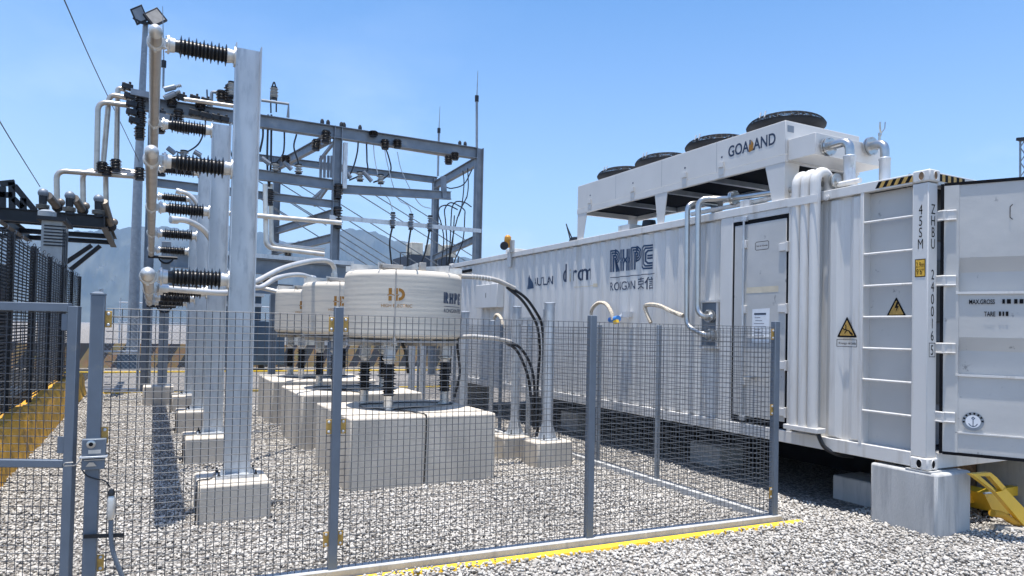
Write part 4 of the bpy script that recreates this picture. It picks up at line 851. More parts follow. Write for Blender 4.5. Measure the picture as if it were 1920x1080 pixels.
o = MB().box(8.75, 5.0, -.05, 8.95, 16.0, .60).build('added_shade_wall', 'dark'); tag(o, 'added dark low wall keeping light out of the gap under the container', 'wall')  # added wall, blocks sky light so the gap under the container stays dark
# ================================================================== STEEL GANTRY
GY, GF = 21.4, 26.6
gt_ = thing('steel_gantry', 'tall grey steel gantry frame of posts and beams carrying the busbars behind the reactors', 'gantry', (5, GY, 0))
def gp_(x, y, far=0, dy=0): return PY(x, y, (GF if far else GY)+dy)
def ib(name, a, b, w=.2, h=.3, mt='gantry', par=None, up=(0, 0, 1)): return MB().ibeam(a, b, w, h, up).build(name, mt, par if par is not None else gt_)
ZG = 7.83
ib('beam', (-.45, GY, ZG), (9.60, GY, ZG), .25, .36); ib('beam', (3.2, GF, 7.95), (10.2, GF, 7.95), .2, .24)
for x, y, zt in ((9.70, GY, 8.02), (4.93, GY, 8.02), (-.10, GY, 7.65), (3.95, GF, 8.0), (10.15, GF, 8.0)):
    MB().ibeam((x, y, 0), (x, y, zt), .24, .24, (1, 0, 0), .02).build('post', 'gantry', gt_)
for x in (9.78, 5.08, 3.92): pass
ib('cross_beam', (9.72, GY+.13, 7.62), (10.1, GF-.12, 7.72), .16, .3); ib('cross_beam', (4.75, GY+.13, 7.7), (4.0, GF-.12, 7.75), .16, .3)
ib('cross_beam', (4.85, GY+.13, 5.35), (4.0, GF-.12, 5.35), .16, .24); ib('cross_beam', (4.85, GY+.13, 4.6), (4.0, GF-.12, 4.6), .16, .24)
ib('cross_beam', (9.68, GY+.13, 4.95), (10.1, GF-.12, 4.75), .14, .22)
ib('beam', (-.1, GY+.02, 6.33), (4.80, GY+.02, 6.22), .2, .3)
ib('beam', (5.05, GY+.02, 6.12), PY(845, 367, GY), .16, .26); a = MB(); q = PY(833, 335, GY); a.bar(PY(831, 331, GY), PY(833, 372, GY), .12, .16); a.build('hanger', 'gantry', gt_)
ib('beam', (-.1, GY-.02, 5.72), (5.0, GY-.02, 5.62), .16, .22)
MB().bar(PY(618, 407, GY-.2), PY(902, 433, GY-.2), .05, .13).build('angle_rail', 'galv', gt_)
ib('beam', (.2, GY-.3, 3.62), (5.4, GY-.3, 3.50), .26, .42); ib('beam', (.2, GY-.3, 2.98), (5.6, GY-.3, 2.9), .2, .3)
MB().bar((.2, GY-.35, 3.90), (5.4, GY-.35, 3.80), .34, .12).build('capping', 'galv', gt_)
for p, q in (((635, 330), (585, 375)), ((630, 262), (600, 300)), ((615, 350), (590, 385))):
    MB().bar(PY(*p, GY+1), PY(*q, GY+3), .08, .1).build('brace', 'gantry', gt_)
for x in (602, 609, 616, 622): MB().bar(PY(x, 292, GY+2), PY(x-1, 333, GY+2), .06, .08).build('brace', 'gantry', gt_)
# light outer channel on the middle post
MB().box(5.06, GY-.28, 6.1, 5.18, GY-.14, 7.5).build('post_cladding', 'galv', gt_)
# bus pipes of the gantry
def gtube(pts, label, r=.055, mt='alu', grp='gantry bus tubes', br=.2):
    o = MB().tube(fillet(pts, br, 6), r, 12).build('gantry_bus_tube', mt, smooth=60); return tag(o, label, 'bus tube', grp)
P_ = lambda x, y, dy=0: PY(x, y, GY+dy)
gtube([P_(487, 238, .6), P_(603, 255, .6)], 'horizontal tube under the gantry beam, left of the middle post')
gtube([P_(645, 260, .6), P_(842, 292, .6)], 'horizontal tube under the gantry beam, right of the middle post')
gtube([P_(345, 186, -.6), P_(445, 200, -.6)], 'tube above the gantry beam, left of the tall column')
gtube([P_(338, 207, .6), P_(445, 225, .6)], 'tube below the gantry beam, left of the tall column')
gtube([P_(360, 394, -.8), P_(640, 418, -.8)], 'long pale tube crossing at middle height behind the tall column', .07, 'alu2')
gtube([P_(497, 345, -.6), P_(499, 464, -.6), P_(608, 477, -.6)], 'tube dropping beside the tall column and turning right, lower pair front', .07, 'alu2')
gtube([P_(507, 345, .3), P_(509, 459, .3), P_(608, 470, .3)], 'tube dropping beside the tall column and turning right, lower pair back', .07, 'alu2')
for i, (x, yt, yb, xr) in enumerate(((184, 190, 320, 240), (205, 176, 323, 238), (221, 165, 318, 236))):
    gtube([P_(xr, yt+(8, 8, 3)[i], .2*i), P_(x, yt, .2*i), P_(x-(3, 13, 3)[i], yb, .2*i)], ['leftmost of the three tall hanging bus tubes', 'middle one of the three tall hanging bus tubes', 'rightmost of the three tall hanging bus tubes'][i], .068, grp='tall hanging bus tubes', br=.25)
for i, (x, y, yb, xr) in enumerate(((106, 320, 385, 255), (155, 320, 385, 258), (198, 315, 385, 256))):
    gtube([PY(xr, 331+i*-4, GY+.3*i), PY(x, y, GY+.3*i), PY(x+1, yb, GY+.3*i)], ['lower elbow tube dropping farthest left', 'lower elbow tube dropping in the middle', 'lower elbow tube dropping nearest to the light pole'][i], .068, grp='lower elbow bus tubes', br=.22)
def blob_ins(p0, p1, r, n, mt, label, cat='insulator', grp='dark gantry insulators', nm='post_insulator'):
    p0, p1 = Vector(p0), Vector(p1); d = p1-p0; L_ = d.length; a = MB(); rc = r*.55
    sheds(a, p0+d*.1, d.normalized(), L_*.8, n, r, r*.85, rc, 12); o = a.build(nm, mt, smooth=50); tag(o, label, cat, grp)
    for t_, s_ in ((0, 1), (1, -1)): MB().lathe(p0 if t_ == 0 else p1, d.normalized()*s_, [(0, r*.75), (L_*.1, r*.75)], 10).build('end_fitting', 'dark', o)
    return o
IL = 'dark insulator '
spec = [((262, 176), (262, 208), 'hanging at the left end of the gantry beam, top of three'), ((264, 208), (264, 236), 'at the left end of the gantry, second in the stack'), ((262, 238), (262, 262), 'at the left end of the gantry, lowest in the stack'),
        ((335, 205), (335, 238), 'below the gantry beam between pole and tall column'), ((430, 160), (430, 195), 'standing on the gantry beam just left of the tall column'), ((612, 245), (610, 268), 'under the gantry beam beside the middle post, upper'), ((594, 262), (592, 282), 'under the gantry beam beside the middle post, lower'),
        ((841, 292), (841, 308), 'hanging under the right end of the gantry beam'), ((853, 286), (853, 300), 'second hanging under the right end of the gantry beam'), ((302, 305), (302, 330), 'dark behind the middle tube near the pole'), ((262, 315), (262, 338), 'clamped to the light pole at the lower elbow tubes'),
        ((200, 312), (200, 330), 'ring at the foot of the hanging tubes'), ((300, 236), (300, 250), 'small, tucked between the highest bus tube and the second insulator row'), ((322, 180), (322, 200), 'standing above the gantry beam near the fuse tubes'), ((376, 188), (376, 206), 'small, under the upper tube left of the tall column'), ((415, 170), (415, 190), 'on the guard rail left of the tall column'), ((536, 292), (536, 306), 'small, on the lower beam between the two white insulators'), ((505, 355), (505, 385), 'grey bushing stack right of the tall column, at middle height'), ((500, 505), (500, 530), 'low, on the thick lower beam right of the tall column'), ((540, 470), (540, 488), 'small, under the paired tubes turning right'), ((700, 246), (700, 256), 'tiny, clamped on top of the gantry beam right of the middle post'), ((745, 262), (745, 278), 'small tube clamp right of the middle post'), ((722, 262), (722, 280), 'small tube clamp nearer the middle post'), ((217, 299), (217, 321), 'at the foot of the rightmost hanging tube'), ((192, 304), (192, 323), 'at the foot of the middle hanging tube'), ((634, 345), (634, 372), 'on the middle post, upper dark stack'), ((634, 388), (634, 428), 'on the middle post, lower dark stack')]
for p, q, tx in spec: blob_ins(P_(*p, -.15), P_(*q, -.15), .15, 6, 'dporc', IL+tx)
# clamps of the disconnector at the left end
for i, (x, y) in enumerate(((239, 163), (243, 180), (247, 195), (247, 210), (252, 226), (300, 212), (318, 222), (322, 232), (340, 182), (365, 185), (386, 190), (364, 212), (385, 217), (405, 221), (420, 224))):
    a = MB(); c = P_(x, y, -.2); a.obox(c, (.13, 0, -.02), (0, .1, 0), (.01, 0, .07)); a.obox(c+Vector((.06, 0, .02)), (.03, 0, 0), (0, .08, 0), (0, 0, .11)); a.obox(c-Vector((.07, 0, 0)), (.025, 0, 0), (0, .08, 0), (0, 0, .1)); o = a.build('bus_clamp', 'dark', bev=.01)
    tag(o, ['dark clamp on the rightmost hanging tube elbow', 'dark clamp on the middle hanging tube elbow', 'dark clamp on the leftmost hanging tube elbow'][i] if i < 3 else 'small dark bus clamp among the switch gear at the left end of the gantry', 'clamp', 'dark bus clamps')
for i, (p, q) in enumerate((((245, 172), (300, 183)), ((285, 215), (318, 222)), ((290, 228), (320, 233)), ((330, 240), (355, 246)))):
    o = MB().bar(P_(*p, -.3), P_(*q, -.3), .12, .16).build('disconnector', 'gantry'); tag(o, ['upper', 'middle', 'lower', 'right hand'][i]+' steel arm of the disconnector at the left end of the gantry', 'switch arm', 'disconnector arms')
for i, (p, q, r) in enumerate((((308, 168), (328, 163), (340, 160)), ((308, 184), (328, 175), (338, 171)))):
    a = MB().tube([P_(*p, -.5), P_(*q, -.5)], .075, 10).build('fuse_tube', 'gantry'); tag(a, ['upper', 'lower'][i]+' fuse tube pointing up right beside the highest bus tube', 'fuse', 'fuse tubes')
    sheds(MB(), P_(*q, -.5), (P_(*r, -.5)-P_(*q, -.5)), (P_(*r, -.5)-P_(*q, -.5)).length, 4, .06, .06, .03, 8).build('porcelain_tip', 'porc', a)
# cable loops and ends above the gantry
def wire(pts, label, r=.02, mt='rubber', cat='cable', grp=None, name='cable', sm=True):
    o = MB().tube(curve(pts, 7) if sm else pts, r, 6).build(name, mt, smooth=60); return tag(o, label, cat, grp)
cg = 'hanging gantry cables'
wl = [([(508, 212), (508, 175), (514, 154), (518, 175), (518, 210)], 'cable loop rising above the gantry beam right of the tall column', .022),
      ([(503, 215), (501, 300), (504, 350)], 'left cable of the pair dropping just right of the tall column', .03), ([(509, 215), (508, 300), (505, 350)], 'right cable of the pair dropping just right of the tall column', .03),
      ([(492, 230), (493, 255), (487, 285)], 'short cable dropping close to the tall column', .03), ([(533, 238), (533, 270), (530, 290), (518, 305)], 'cable curving down to the first white support insulator', .025),
      ([(556, 252), (551, 275), (558, 300), (560, 312)], 'cable dropping to the second white support insulator', .025),
      ([(672, 258), (670, 285), (662, 315), (652, 335)], 'first cable right of the middle post', .025), ([(687, 262), (688, 300), (687, 322), (655, 338)], 'second cable right of the middle post curving back', .025),
      ([(723, 278), (729, 295), (733, 318), (722, 333), (700, 342)], 'third cable right of the middle post with an S bend', .025),
      ([(700, 262), (703, 300), (716, 355), (730, 375), (736, 395)], 'first pale thin wire sagging to the angle rail', .014), ([(719, 265), (727, 310), (745, 370), (765, 385), (772, 400)], 'second pale thin wire sagging to the angle rail', .014), ([(745, 285), (753, 320), (775, 365), (790, 385), (808, 391)], 'third pale thin wire sagging to the angle rail', .014),
      ([(737, 420), (731, 450), (732, 475), (735, 500)], 'dark cable falling from the first arrester to the reactor', .03), ([(771, 425), (766, 460), (764, 505)], 'dark cable falling from the second arrester', .03), ([(806, 428), (798, 470), (786, 505)], 'dark cable falling from the third arrester', .03),
      ([(388, 168), (389, 190), (392, 220)], 'short cable left of the tall column above the beam', .02), ([(385, 215), (384, 240), (372, 270), (345, 287), (330, 284)], 'cable curving down left of the second column', .022), ([(432, 225), (430, 270), (437, 300)], 'cable between second column and tall column', .022),
      ([(868, 320), (870, 345), (866, 385), (860, 405)], 'cable dropping inside the right gantry post', .02), ([(877, 315), (878, 350), (875, 372)], 'second cable dropping inside the right gantry post', .02), ([(885, 318), (870, 345), (848, 353), (836, 351)], 'cable swinging left from the right gantry post', .02)]
for k_, (p, tx, r) in enumerate(wl): wire([P_(x, y, .1+.03*(k_ % 5)) for x, y in p], tx, r, 'galv' if 'pale' in tx else 'rubber', grp=cg)
# fan of cables right
for i, (p) in enumerate([[(826, 415), (822, 400), (826, 388), (840, 385), (858, 393)], [(835, 412), (834, 392), (845, 380), (864, 388), (872, 395)], [(846, 408), (848, 388), (856, 378), (872, 380), (884, 388)], [(858, 408), (864, 392), (870, 380), (876, 368)],
                        [(826, 413), (832, 450), (826, 510)], [(835, 410), (838, 460), (836, 515)], [(846, 406), (844, 455), (840, 520)], [(852, 404), (848, 460), (838, 500), (833, 520)], [(858, 407), (848, 450), (843, 500), (848, 520)], [(872, 396), (868, 450), (852, 490), (846, 515)]]):
    wire([P_(x, y, .8) for x, y in p], 'dark cable in the bundle by the right gantry post, '+['first loop from the left', 'second loop from the left', 'third loop from the left', 'short link', 'falling farthest left', 'falling second from left', 'falling third from left', 'falling fourth from left', 'falling fifth from left', 'falling farthest right'][i], .022, grp='cable bundle')
for i, x in enumerate((737, 771, 807)):
    o = blob_ins(P_(x, 398+i*3, -.3), P_(x-1, 428+i*3, -.3), .10, 5, 'gantry', ['first', 'second', 'third'][i]+' arrester on the angle rail counting from the left', 'arrester', 'arresters on the angle rail', 'arrester')
for i, (x, y) in enumerate(((516, 313), (560, 316), (675, 330), (714, 335), (345, 290), (250, 0))):
    if i == 5: continue
    o = blob_ins(P_(x, y-8, 0), P_(x, y+10, 0), .13, 3, 'porc', 'white support insulator on the lower gantry beam, '+['just right of the tall column', 'second right of the tall column', 'first right of the middle post', 'second right of the middle post', 'left of the second column'][i], grp='white support insulators')
for i, (p, q) in enumerate((((490, 296), (506, 308)), ((532, 303), (547, 318)), ((645, 317), (658, 334)), ((681, 322), (697, 340)), ((314, 277), (328, 288)), ((364, 284), (377, 292)))):
    o = MB().tube([P_(*p, -.2), P_(*q, -.2)], .07, 8).build('fuse_holder', 'gantry'); tag(o, 'slanting fuse holder under the far beam, '+['beside the tall column', 'second right of the tall column', 'first right of the middle post', 'second right of the middle post', 'left of the second column', 'touching the second column'][i], 'fuse', 'slanting fuse holders')
# small rail frames on top
for i, (a_, b_, c_, d_) in enumerate((((396, 205), (397, 172), (442, 178), (442, 178)), ((490, 188), (490, 188), (541, 195), (540, 220)))):
    o = MB().tube(fillet([P_(*a_), P_(*b_), P_(*c_), P_(*d_, .01)], .05, 2) if i == 0 else [P_(*a_), P_(*c_), P_(*d_)], .045, 8).build('guard_rail', 'galvd'); tag(o, ['low guard rail on the gantry left of the tall column', 'low guard rail on the gantry right of the tall column'][i], 'rail')
for i, (x, y0, y1, f) in enumerate(((514, 163, 186, 0), (0, 0, 0, 0), (434, 153, 182, 0))):
    if x: blob_ins(P_(x, y0, -.4), P_(x, y1, -.4), .12, 6, 'porc', 'pale cable head above the gantry '+('right' if i == 0 else 'left')+' of the tall column', 'cable head', None, 'cable_termination')
for i, x in enumerate((604, 615, 640, 645, 675, 862, 872)):
    y = 232+(x-604)*.155-2; o = MB().lathe(P_(x, y+3), (0, 0, 1), [(0, .06), (.1, .06), (.16, .03)], 8).build('beam_bolt', 'dark'); tag(o, 'small dark bolt head on the top flange of the gantry beam', 'bolt', 'bolts on the gantry beam')
# lightning rods
for i, (a_, b_, c_, f) in enumerate((((894, 280), (894, 185), (896, 133), GY), ((821, 330), (823, 245), (825, 199), GF), ((306, 165), (307, 120), (305, 12), 23.0))):
    t = thing('lightning_rod', ['tall lightning rod on the right front gantry post', 'lightning rod on the right rear gantry post', 'thin lightning rod rising behind the highest bus tube'][i], 'lightning rod', tuple(PY(*a_, f)), 'lightning rods')
    MB().tube([PY(*a_, f), PY(*b_, f)], .045 if i < 2 else .03, 8).build('mast', 'galvd', t); MB().tube([PY(*b_, f), PY(*c_, f)], [.022, .008], 6).build('tip', 'galvd', t); MB().lathe(PY(*b_, f), (0, 0, 1), [(-.1, .07), (.1, .07)], 8).build('joint', 'dark', t)
# slanting stay cables
sl = .625; k_ = 0
for x0, y0, x1 in ((650, 350, 872), (681, 352, 885), (716, 352, 880), (637, 382, 822), (640, 405, 800), (636, 427, 770), (636, 440, 745), (636, 452, 730), (636, 464, 700), (485, 340, 610), (512, 335, 612), (550, 341, 612), (500, 383, 610), (487, 372, 560), (525, 368, 612)):
    k_ += 1; y1 = y0+sl*(x1-x0)
    o = MB().tube([PY(x0, y0, GY+.5), PY(x1, y1, GY+1.5)], .018, 6).build('stay_cable', 'galvd')
    tag(o, 'taut grey cable slanting down right behind the reactors, '+('right' if x0 > 600 else 'left')+' of the middle gantry post', 'cable', 'slanting cables '+('right' if x0 > 600 else 'left')+' of the middle post')
# overhead wires
for i, (a_, b_, Ya, Yb) in enumerate((((105, -35), (262, 305), 14, 32), ((-60, 120), (75, 350), 14, 26))):
    wire([PY(*a_, Ya), PY((a_[0]+b_[0])/2, (a_[1]+b_[1])/2+6, (Ya+Yb)/2), PY(*b_, Yb)], ['thin overhead wire running down to the light pole', 'thin overhead wire at the far left edge'][i], .012, 'dwire', 'wire')
# light pole
lp = thing('light_pole', 'tall slim light pole with two square floodlights behind the bus tubes', 'light pole', (-.72, 32, 0))
MB().tube([PY(247, 688, 32), PY(259, 330, 32), PY(273, 42, 32)], [.22, .17, .10], 12).build('pole', 'galvd', lp)
MB().tube(fillet([PY(250, 33, 31.8), PY(262, 42, 31.8), PY(274, 44, 31.8), PY(288, 42, 31.8), PY(296, 36, 31.8)], .15, 3), .06, 6).build('cross_arm', 'dark', lp)
for (cx, cy_, sx_) in ((261, 28, -1), (291, 33, 1)):
    c = PY(cx, cy_, 31.8); ax = Vector((.27*1, .1, .25*sx_)) if sx_ > 0 else Vector((.14, .05, -.30)); up = Vector((-.22*sx_, 0, .25)) if sx_ > 0 else Vector((.22, 0, .16)); n_ = ax.cross(up).normalized()
    if n_.y > 0: n_ = -n_
    o = MB().obox(c, ax*.92, up*.92, n_*.06).build('floodlight', 'dark', lp, bev=.01); MB().obox(c+n_*.062, ax*.72, up*.72, n_*.006).build('lens', 'lamp' if sx_ > 0 else 'gantry', o)
tag(MB().box(-1.15, 31.6, -.05, -.35, 32.4, .62).build('pole_footing', 'blue'), 'dark blue footing block at the foot of the light pole', 'footing')
# ================================================================== BACKGROUND GROUND LEVEL
br = MB(); br.prism([(-6, 33.0, 0), (-6, 33.6, 0), (-6, 33.42, 1.0), (-6, 33.18, 1.0)], (24, 0, 0)); o = br.build('striped_barrier', 'barrier'); tag(o, 'long low concrete barrier with tan and dark diagonal stripes behind the yard', 'barrier')
struct(MB().box(-3, 29.6, .002, 16, 29.8, .05).build('yellow_kerb_strip', 'yroad')); struct(MB().box(-1.2, 20.9, .0, 12.5, 21.0, .05).build('yellow_kerb_strip', 'yroad'))
def chain(name, x0, x1, y, z0, z1, label, posts, rails, mt='galv'):
    t = thing(name, label, 'fence', ((x0+x1)/2, y, 0)); a = MB(); s_ = .11; w_ = x1-x0; h_ = z1-z0
    k = int((w_+h_)/s_)
    for i in range(k):
        u = x0-h_+i*s_
        for sgn in (1, -1):
            if sgn == 1: p, q = (u, z0), (u+h_, z1)
            else: p, q = (u, z1), (u+h_, z0)
            ta = max(0, (x0-p[0])/h_); tb = min(1, (x1-p[0])/h_)
            if tb > ta: a.tube([(p[0]+h_*ta, y+.004*sgn, p[1]+(q[1]-p[1])*ta), (p[0]+h_*tb, y+.004*sgn, p[1]+(q[1]-p[1])*tb)], .0022, 3, False)
    a.build('chain_link', mt, t, smooth=0)
    for px in posts: MB().tube([(px, y+.06, 0), (px, y+.06, z1+.18)], .035, 8).build('post', mt, t)
    for z in rails: MB().tube([(x0, y+.05, z), (x1, y+.05, z)], .025, 8).build('rail', mt, t)
    return t
chain('chain_link_fence', -1.25, 6.4, 34.5, 1.0, 2.75, 'far chain link fence above the striped barrier', [-1.2, 1.5, 4.2, 6.4], [2.75, 1.9], 'galv')
chain('chain_link_gate', -1.15, -.28, 21.2, .1, 2.0, 'chain link gate with pale tube frame at the back left of the yard', [-1.15, -.28], [2.02, .1, 1.1], 'galv')
chain('chain_link_fence', -.02, 2.6, 21.25, .1, 2.5, 'chain link fence behind the channel columns', [0, 2.6], [2.5], 'galvd')
o = MB().tube([(-1.2, 21.5, 0), (-1.2, 21.5, 2.75)], .05, 8).build('fence_post', 'galv'); tag(o, 'pale round fence post standing at the far end of the dark fence', 'post')
# transformer cabinet with number
cbx = thing('transformer_cabinet', 'dark blue transformer cabinet with small orange number behind the reactors', 'transformer', (3.8, 30.5, 0))
MB().box(2.2, 30.0, .25, 4.95, 32, 2.05).build('lower_tank', 'blue', cbx, bev=.02); MB().box(2.2, 30.1, 2.06, 4.0, 32, 3.05).build('upper_tank', 'blue', cbx, bev=.02); MB().box(2.1, 29.95, 3.05, 4.1, 32.1, 3.2).build('lid', 'galv', cbx, bev=.01)
MB().box(2.2, 29.96, 2.62, 4.0, 30.06, 2.76).build('rail', 'galv', cbx)
for i in range(6): MB().box(2.3+.42*i, 30.1, .0, 2.5+.42*i, 30.4, .248).build('foot', 'dark', cbx)
decal('number_plate', poly2d([[(0, 0), (.36, 0), (.36, .2), (0, .2)]]), lambda u, v: Vector((2.66+u, 29.99-.0, 1.85+v+.0)) if False else Vector((2.94+u, 30.095, 2.12+v)), 'orange', cbx); decal('number', text2d('14', .2, 'CENTER', .004), lambda u, v: Vector((3.12+u, 30.09, 2.15+v)), 'black', cbx)
for i, x in enumerate((2.5, 3.1, 3.7)):
    blob_ins((x, 30.8, 3.2), (x, 30.8, 4.1), .17, 7, 'porc', 'grey bushing on the dark blue cabinet, '+['left', 'middle', 'right'][i]+' one', 'bushing', 'bushings on the cabinet', 'bushing')
# cabinet seen between the reactor legs and pale equipment behind
tag(MB().box(11.5, 26.5, .0, 12.6, 27.5, 1.2).build('low_cabinet', 'blue', bev=.02), 'low dark cabinet behind the reactors near the container end', 'cabinet')
for i, (x0, x1) in enumerate(((6.2, 7.4), (7.6, 9.4), (9.8, 11.0))): tag(MB().box(x0, 36, .0, x1, 37.5, 1.9+.2*i).build('equipment_housing', 'cream' if i != 1 else 'cont', bev=.03), 'pale equipment housing beyond the barrier, '+['left', 'middle', 'right'][i]+' one', 'housing')
# far building with roof units
bd = thing('far_building', 'dark blue grey building with three cooling units on its roof behind the gantry', 'building', (16.5, 47, 0))
MB().box(15.5, 45, 0, 18.6, 49, 6.9).build('wall', 'bldg', bd); MB().box(14.6, 44.8, 5.7, 19.1, 45.0, 5.85).build('balcony', 'dark', bd)
for x in (15.55, 16.9, 18.0): MB().box(x, 45.1, 6.92, x+.85, 46.2, 7.75).build('roof_unit', 'cream', bd, bev=.03)
for x in (14.7, 15.3, 18.9): MB().box(x, 44.85, 5.86, x+.05, 44.95, 7.0).build('railing_post', 'dark', bd)
MB().box(14.65, 44.85, 6.95, 15.5, 44.9, 7.0).build('railing', 'dark', bd)
# far lattice mast at the right edge
fm = thing('lattice_mast', 'slim lattice mast at the far right edge of the view', 'mast', tuple(PX(1918, 500, 40)))
for x in (1913, 1922): MB().tube([Vector((40, PX(x, 560, 40).y, 0)), PX(x, 262, 40)], .05, 6).build('leg', 'galvd', fm)
a = MB(); zz0 = [PX(1913, y, 40) for y in range(262, 645, 14)]; zz1 = [PX(1922, y, 40) for y in range(262, 645, 14)]
pts = []; [pts.append(zz0[i] if i % 2 else zz1[i]) for i in range(len(zz0))]; a.tube(pts, .03, 5); a.build('lacing', 'galvd', fm); MB().bar(PX(1909, 262, 40), PX(1930, 260, 40), .4, .15).build('head', 'dark', fm)
# ================================================================== LEFT: YELLOW WALL, DARK FENCE, DARK YARD
yw = MB(); n = 90; vs = []
for i in range(n+1):
    y = 5.5+i*.175; j = [R_.uniform(-.02, .02) for _ in range(5)]; top = .62+.035*math.sin(y*2.3)+R_.uniform(-.02, .02)
    if y > 18: top -= .05
    vs += [(-1.42+j[0], y, -.05), (-1.47+j[1], y, .22), (-1.50+j[2], y, top-.12), (-1.56+j[3], y, top), (-1.78, y, top-.02), (-1.85, y, -.05)]
yw.add(vs, [(i*6+q, i*6+q+1, (i+1)*6+q+1, (i+1)*6+q) for i in range(n) for q in range(5)]); o = yw.build('yellow_wall', 'ywall', smooth=50); tag(o, 'low rough yellow painted wall along the left side under the dark fence', 'wall')
df = thing('dark_fence', 'tall dark fence of thin horizontal bars standing on the yellow wall', 'fence', (-1.68, 13, .6))
for i in range(8):
    y = 7.3+i*2.0; MB().bar((-1.68, y, .55), (-1.68, y, 3.05), .07, .07).build('post', 'dark', df)
for i in range(7):
    a = MB(); y0 = 7.34+i*2.0
    for j in range(52): a.bar((-1.68, y0, .66+j*.0455), (-1.68, y0+1.92, .66+j*.0455+R_.uniform(-.006, .006)), .012, .020)
    for j in range(5): a.bar((-1.675, y0+.2+j*.36, .66), (-1.675, y0+.2+j*.36, 3.0), .012, .012)
    a.build('bar_panel', 'dark', df, smooth=0)
a = MB(); pts = []
for i in range(300):
    q = i*.5; pts.append((-1.68+.035*math.cos(q), 7.3+i*.0467, 3.05+.045*math.sin(q)))
a.tube(pts, .006, 4); a.build('coiled_wire', 'dark', df, smooth=0)
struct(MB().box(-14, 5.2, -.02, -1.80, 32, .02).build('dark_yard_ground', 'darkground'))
# tall dark platform with insulators
P0 = lambda x, y, Y=20.0: PY(x, y, Y)
pf = thing('dark_platform', 'dark steel platform on the left carrying three insulators, with diagonal braces below', 'steel platform', (-3, 22, 0))
E0, E1 = P0(192, 408), PY(216, 461, 27.2); zpf = 4.36
def edge(t): return Vector((-1.10, 20+5.0*t, zpf))
for i, t in enumerate((0, .22, .66, 1.0)):
    e = edge(t); MB().ibeam((-10.5, e.y, zpf-.02*i), e, .14, .30 if i == 0 else .13).build('deck_beam', 'dark', pf)
MB().ibeam(edge(-.02), edge(1.02), .16, .28).build('edge_beam', 'dark', pf); MB().ibeam(edge(-.02)-Vector((2.2, 0, 0)), edge(1.02)-Vector((2.2, 0, 0)), .16, .24).build('edge_beam', 'dark', pf); MB().ibeam(edge(-.02)-Vector((4.6, 0, .02)), edge(1.02)-Vector((4.6, 0, .02)), .16, .24).build('edge_beam', 'dark', pf)
for q1, q2 in (((172, 460), (118, 496)), ((188, 461), (132, 506))): MB().bar(PY(*q1, 24.7), PY(*q2, 24.7), .12, .12).build('brace', 'dark', pf)
for x in (-3.4, -6.5, -9.5):
    for y in (20.4, 27): MB().ibeam((x, y, 0), (x, y, zpf-.16), .2, .2, (1, 0, 0)).build('post', 'dark', pf)
for x0, y0, x1, y1 in ((0, 345, 28, 342), (22, 342, 23, 392), (44, 372, 44, 395), (27, 348, 68, 398), (25, 372, 43, 390), (5, 350, 5, 392), (0, 365, 24, 366)):
    MB().bar(P0(x0, y0, 20.3), P0(x1, y1, 20.3), .1, .13).build('strut', 'dark', pf)
for i, (x, yt, yb, x2, y2) in enumerate(((81, 357, 398, 108, 388), (131, 362, 403, 155, 395), (185, 368, 408, 208, 425))):
    t = thing('post_insulator', ['left', 'middle', 'right'][i]+' one of three post insulators standing on the dark platform, with round cap', 'insulator', tuple(P0(x, yb)), 'insulators on the dark platform')
    c = P0(x, yt+5); b = P0(x, yb)
    MB().ball(c, .115, 14).build('cap', 'gantry', t); a = MB()
    a.lathe(c, (0, 0, -1), [(.06, .09), (.3, .08)], 12); a.build('neck', 'dark', t)
    L_ = (c.z-b.z); sheds(MB(), c-Vector((0, 0, .28)), (0, 0, -1), L_-.36, 5, .15, .145, .085, 14).build('shed_stack', 'porc', t); MB().lathe(b, (0, 0, 1), [(0, .1), (.1, .1)], 10).build('base', 'dark', t)
    e = P0(x2, y2, 20.6); MB().tube([c+Vector((.1, 0, -.05)), e], .10, 10).build('link_tube', 'brownm', t)
    MB().ball(e, .13, 10).build('clamp_head', 'dark', t)
    MB().ball(e+Vector((.06, 0, .12)), .10, 10).build('clamp_ball', 'brownm', t)
for i, (x0, y0, x1, y1) in enumerate(((120, 408, 150, 412), (160, 417, 190, 421), (0, 398, 20, 402), (40, 405, 70, 409))):
    tag(MB().tube([P0(x0, y0, 23), P0(x1, y1, 23)], .13, 12).build('deck_tube', 'alu' if i < 2 else 'cream'), 'pale tube lying under the dark platform, '+['third', 'rightmost', 'leftmost', 'second'][i]+' from the left', 'tube', 'tubes under the platform')
wh = thing('switch_house', 'pale grey switch house with louvres and dark window slots behind the dark fence', 'cabin', (-2.9, 19, 0))
x0 = P0(77, 440, 18.0).x; x1 = P0(116, 440, 18.0).x
MB().box(x0, 18.0, 0, x1, 19.3, 4.05).build('wall', 'porc', wh); MB().box(x0-.08, 17.9, 4.05, x1+.08, 19.4, 4.13).build('roof', 'dark', wh); MB().lathe((x1-.35, 18.6, 4.13), (0, 0, 1), [(0, .18), (.18, .18), (.22, .1)], 14).build('roof_cap', 'porc', wh)
for j in range(7): MB().box(x0+.05, 17.985, 3.5+j*.07, x0+.45, 18.0-.001, 3.53+j*.07).build('louvre', 'dark', wh)
for j in range(3): MB().box(x1, 18.2+j*.36, 2.6, x1+.012, 18.42+j*.36, 3.9).build('window', 'dark', wh)
tk = thing('dark_transformer', 'dark ribbed transformer tank standing behind the dark fence at far left', 'transformer', (-4.4, 14, 0))
MB().box(-6.4, 12.4, .4, -3.6, 15.0, 2.9).build('tank', 'dark', tk, bev=.03)
for j in range(9): MB().box(-3.59, 12.5+j*.28, .8, -3.15, 12.53+j*.28, 2.7).build('radiator_fin', 'dark', tk)
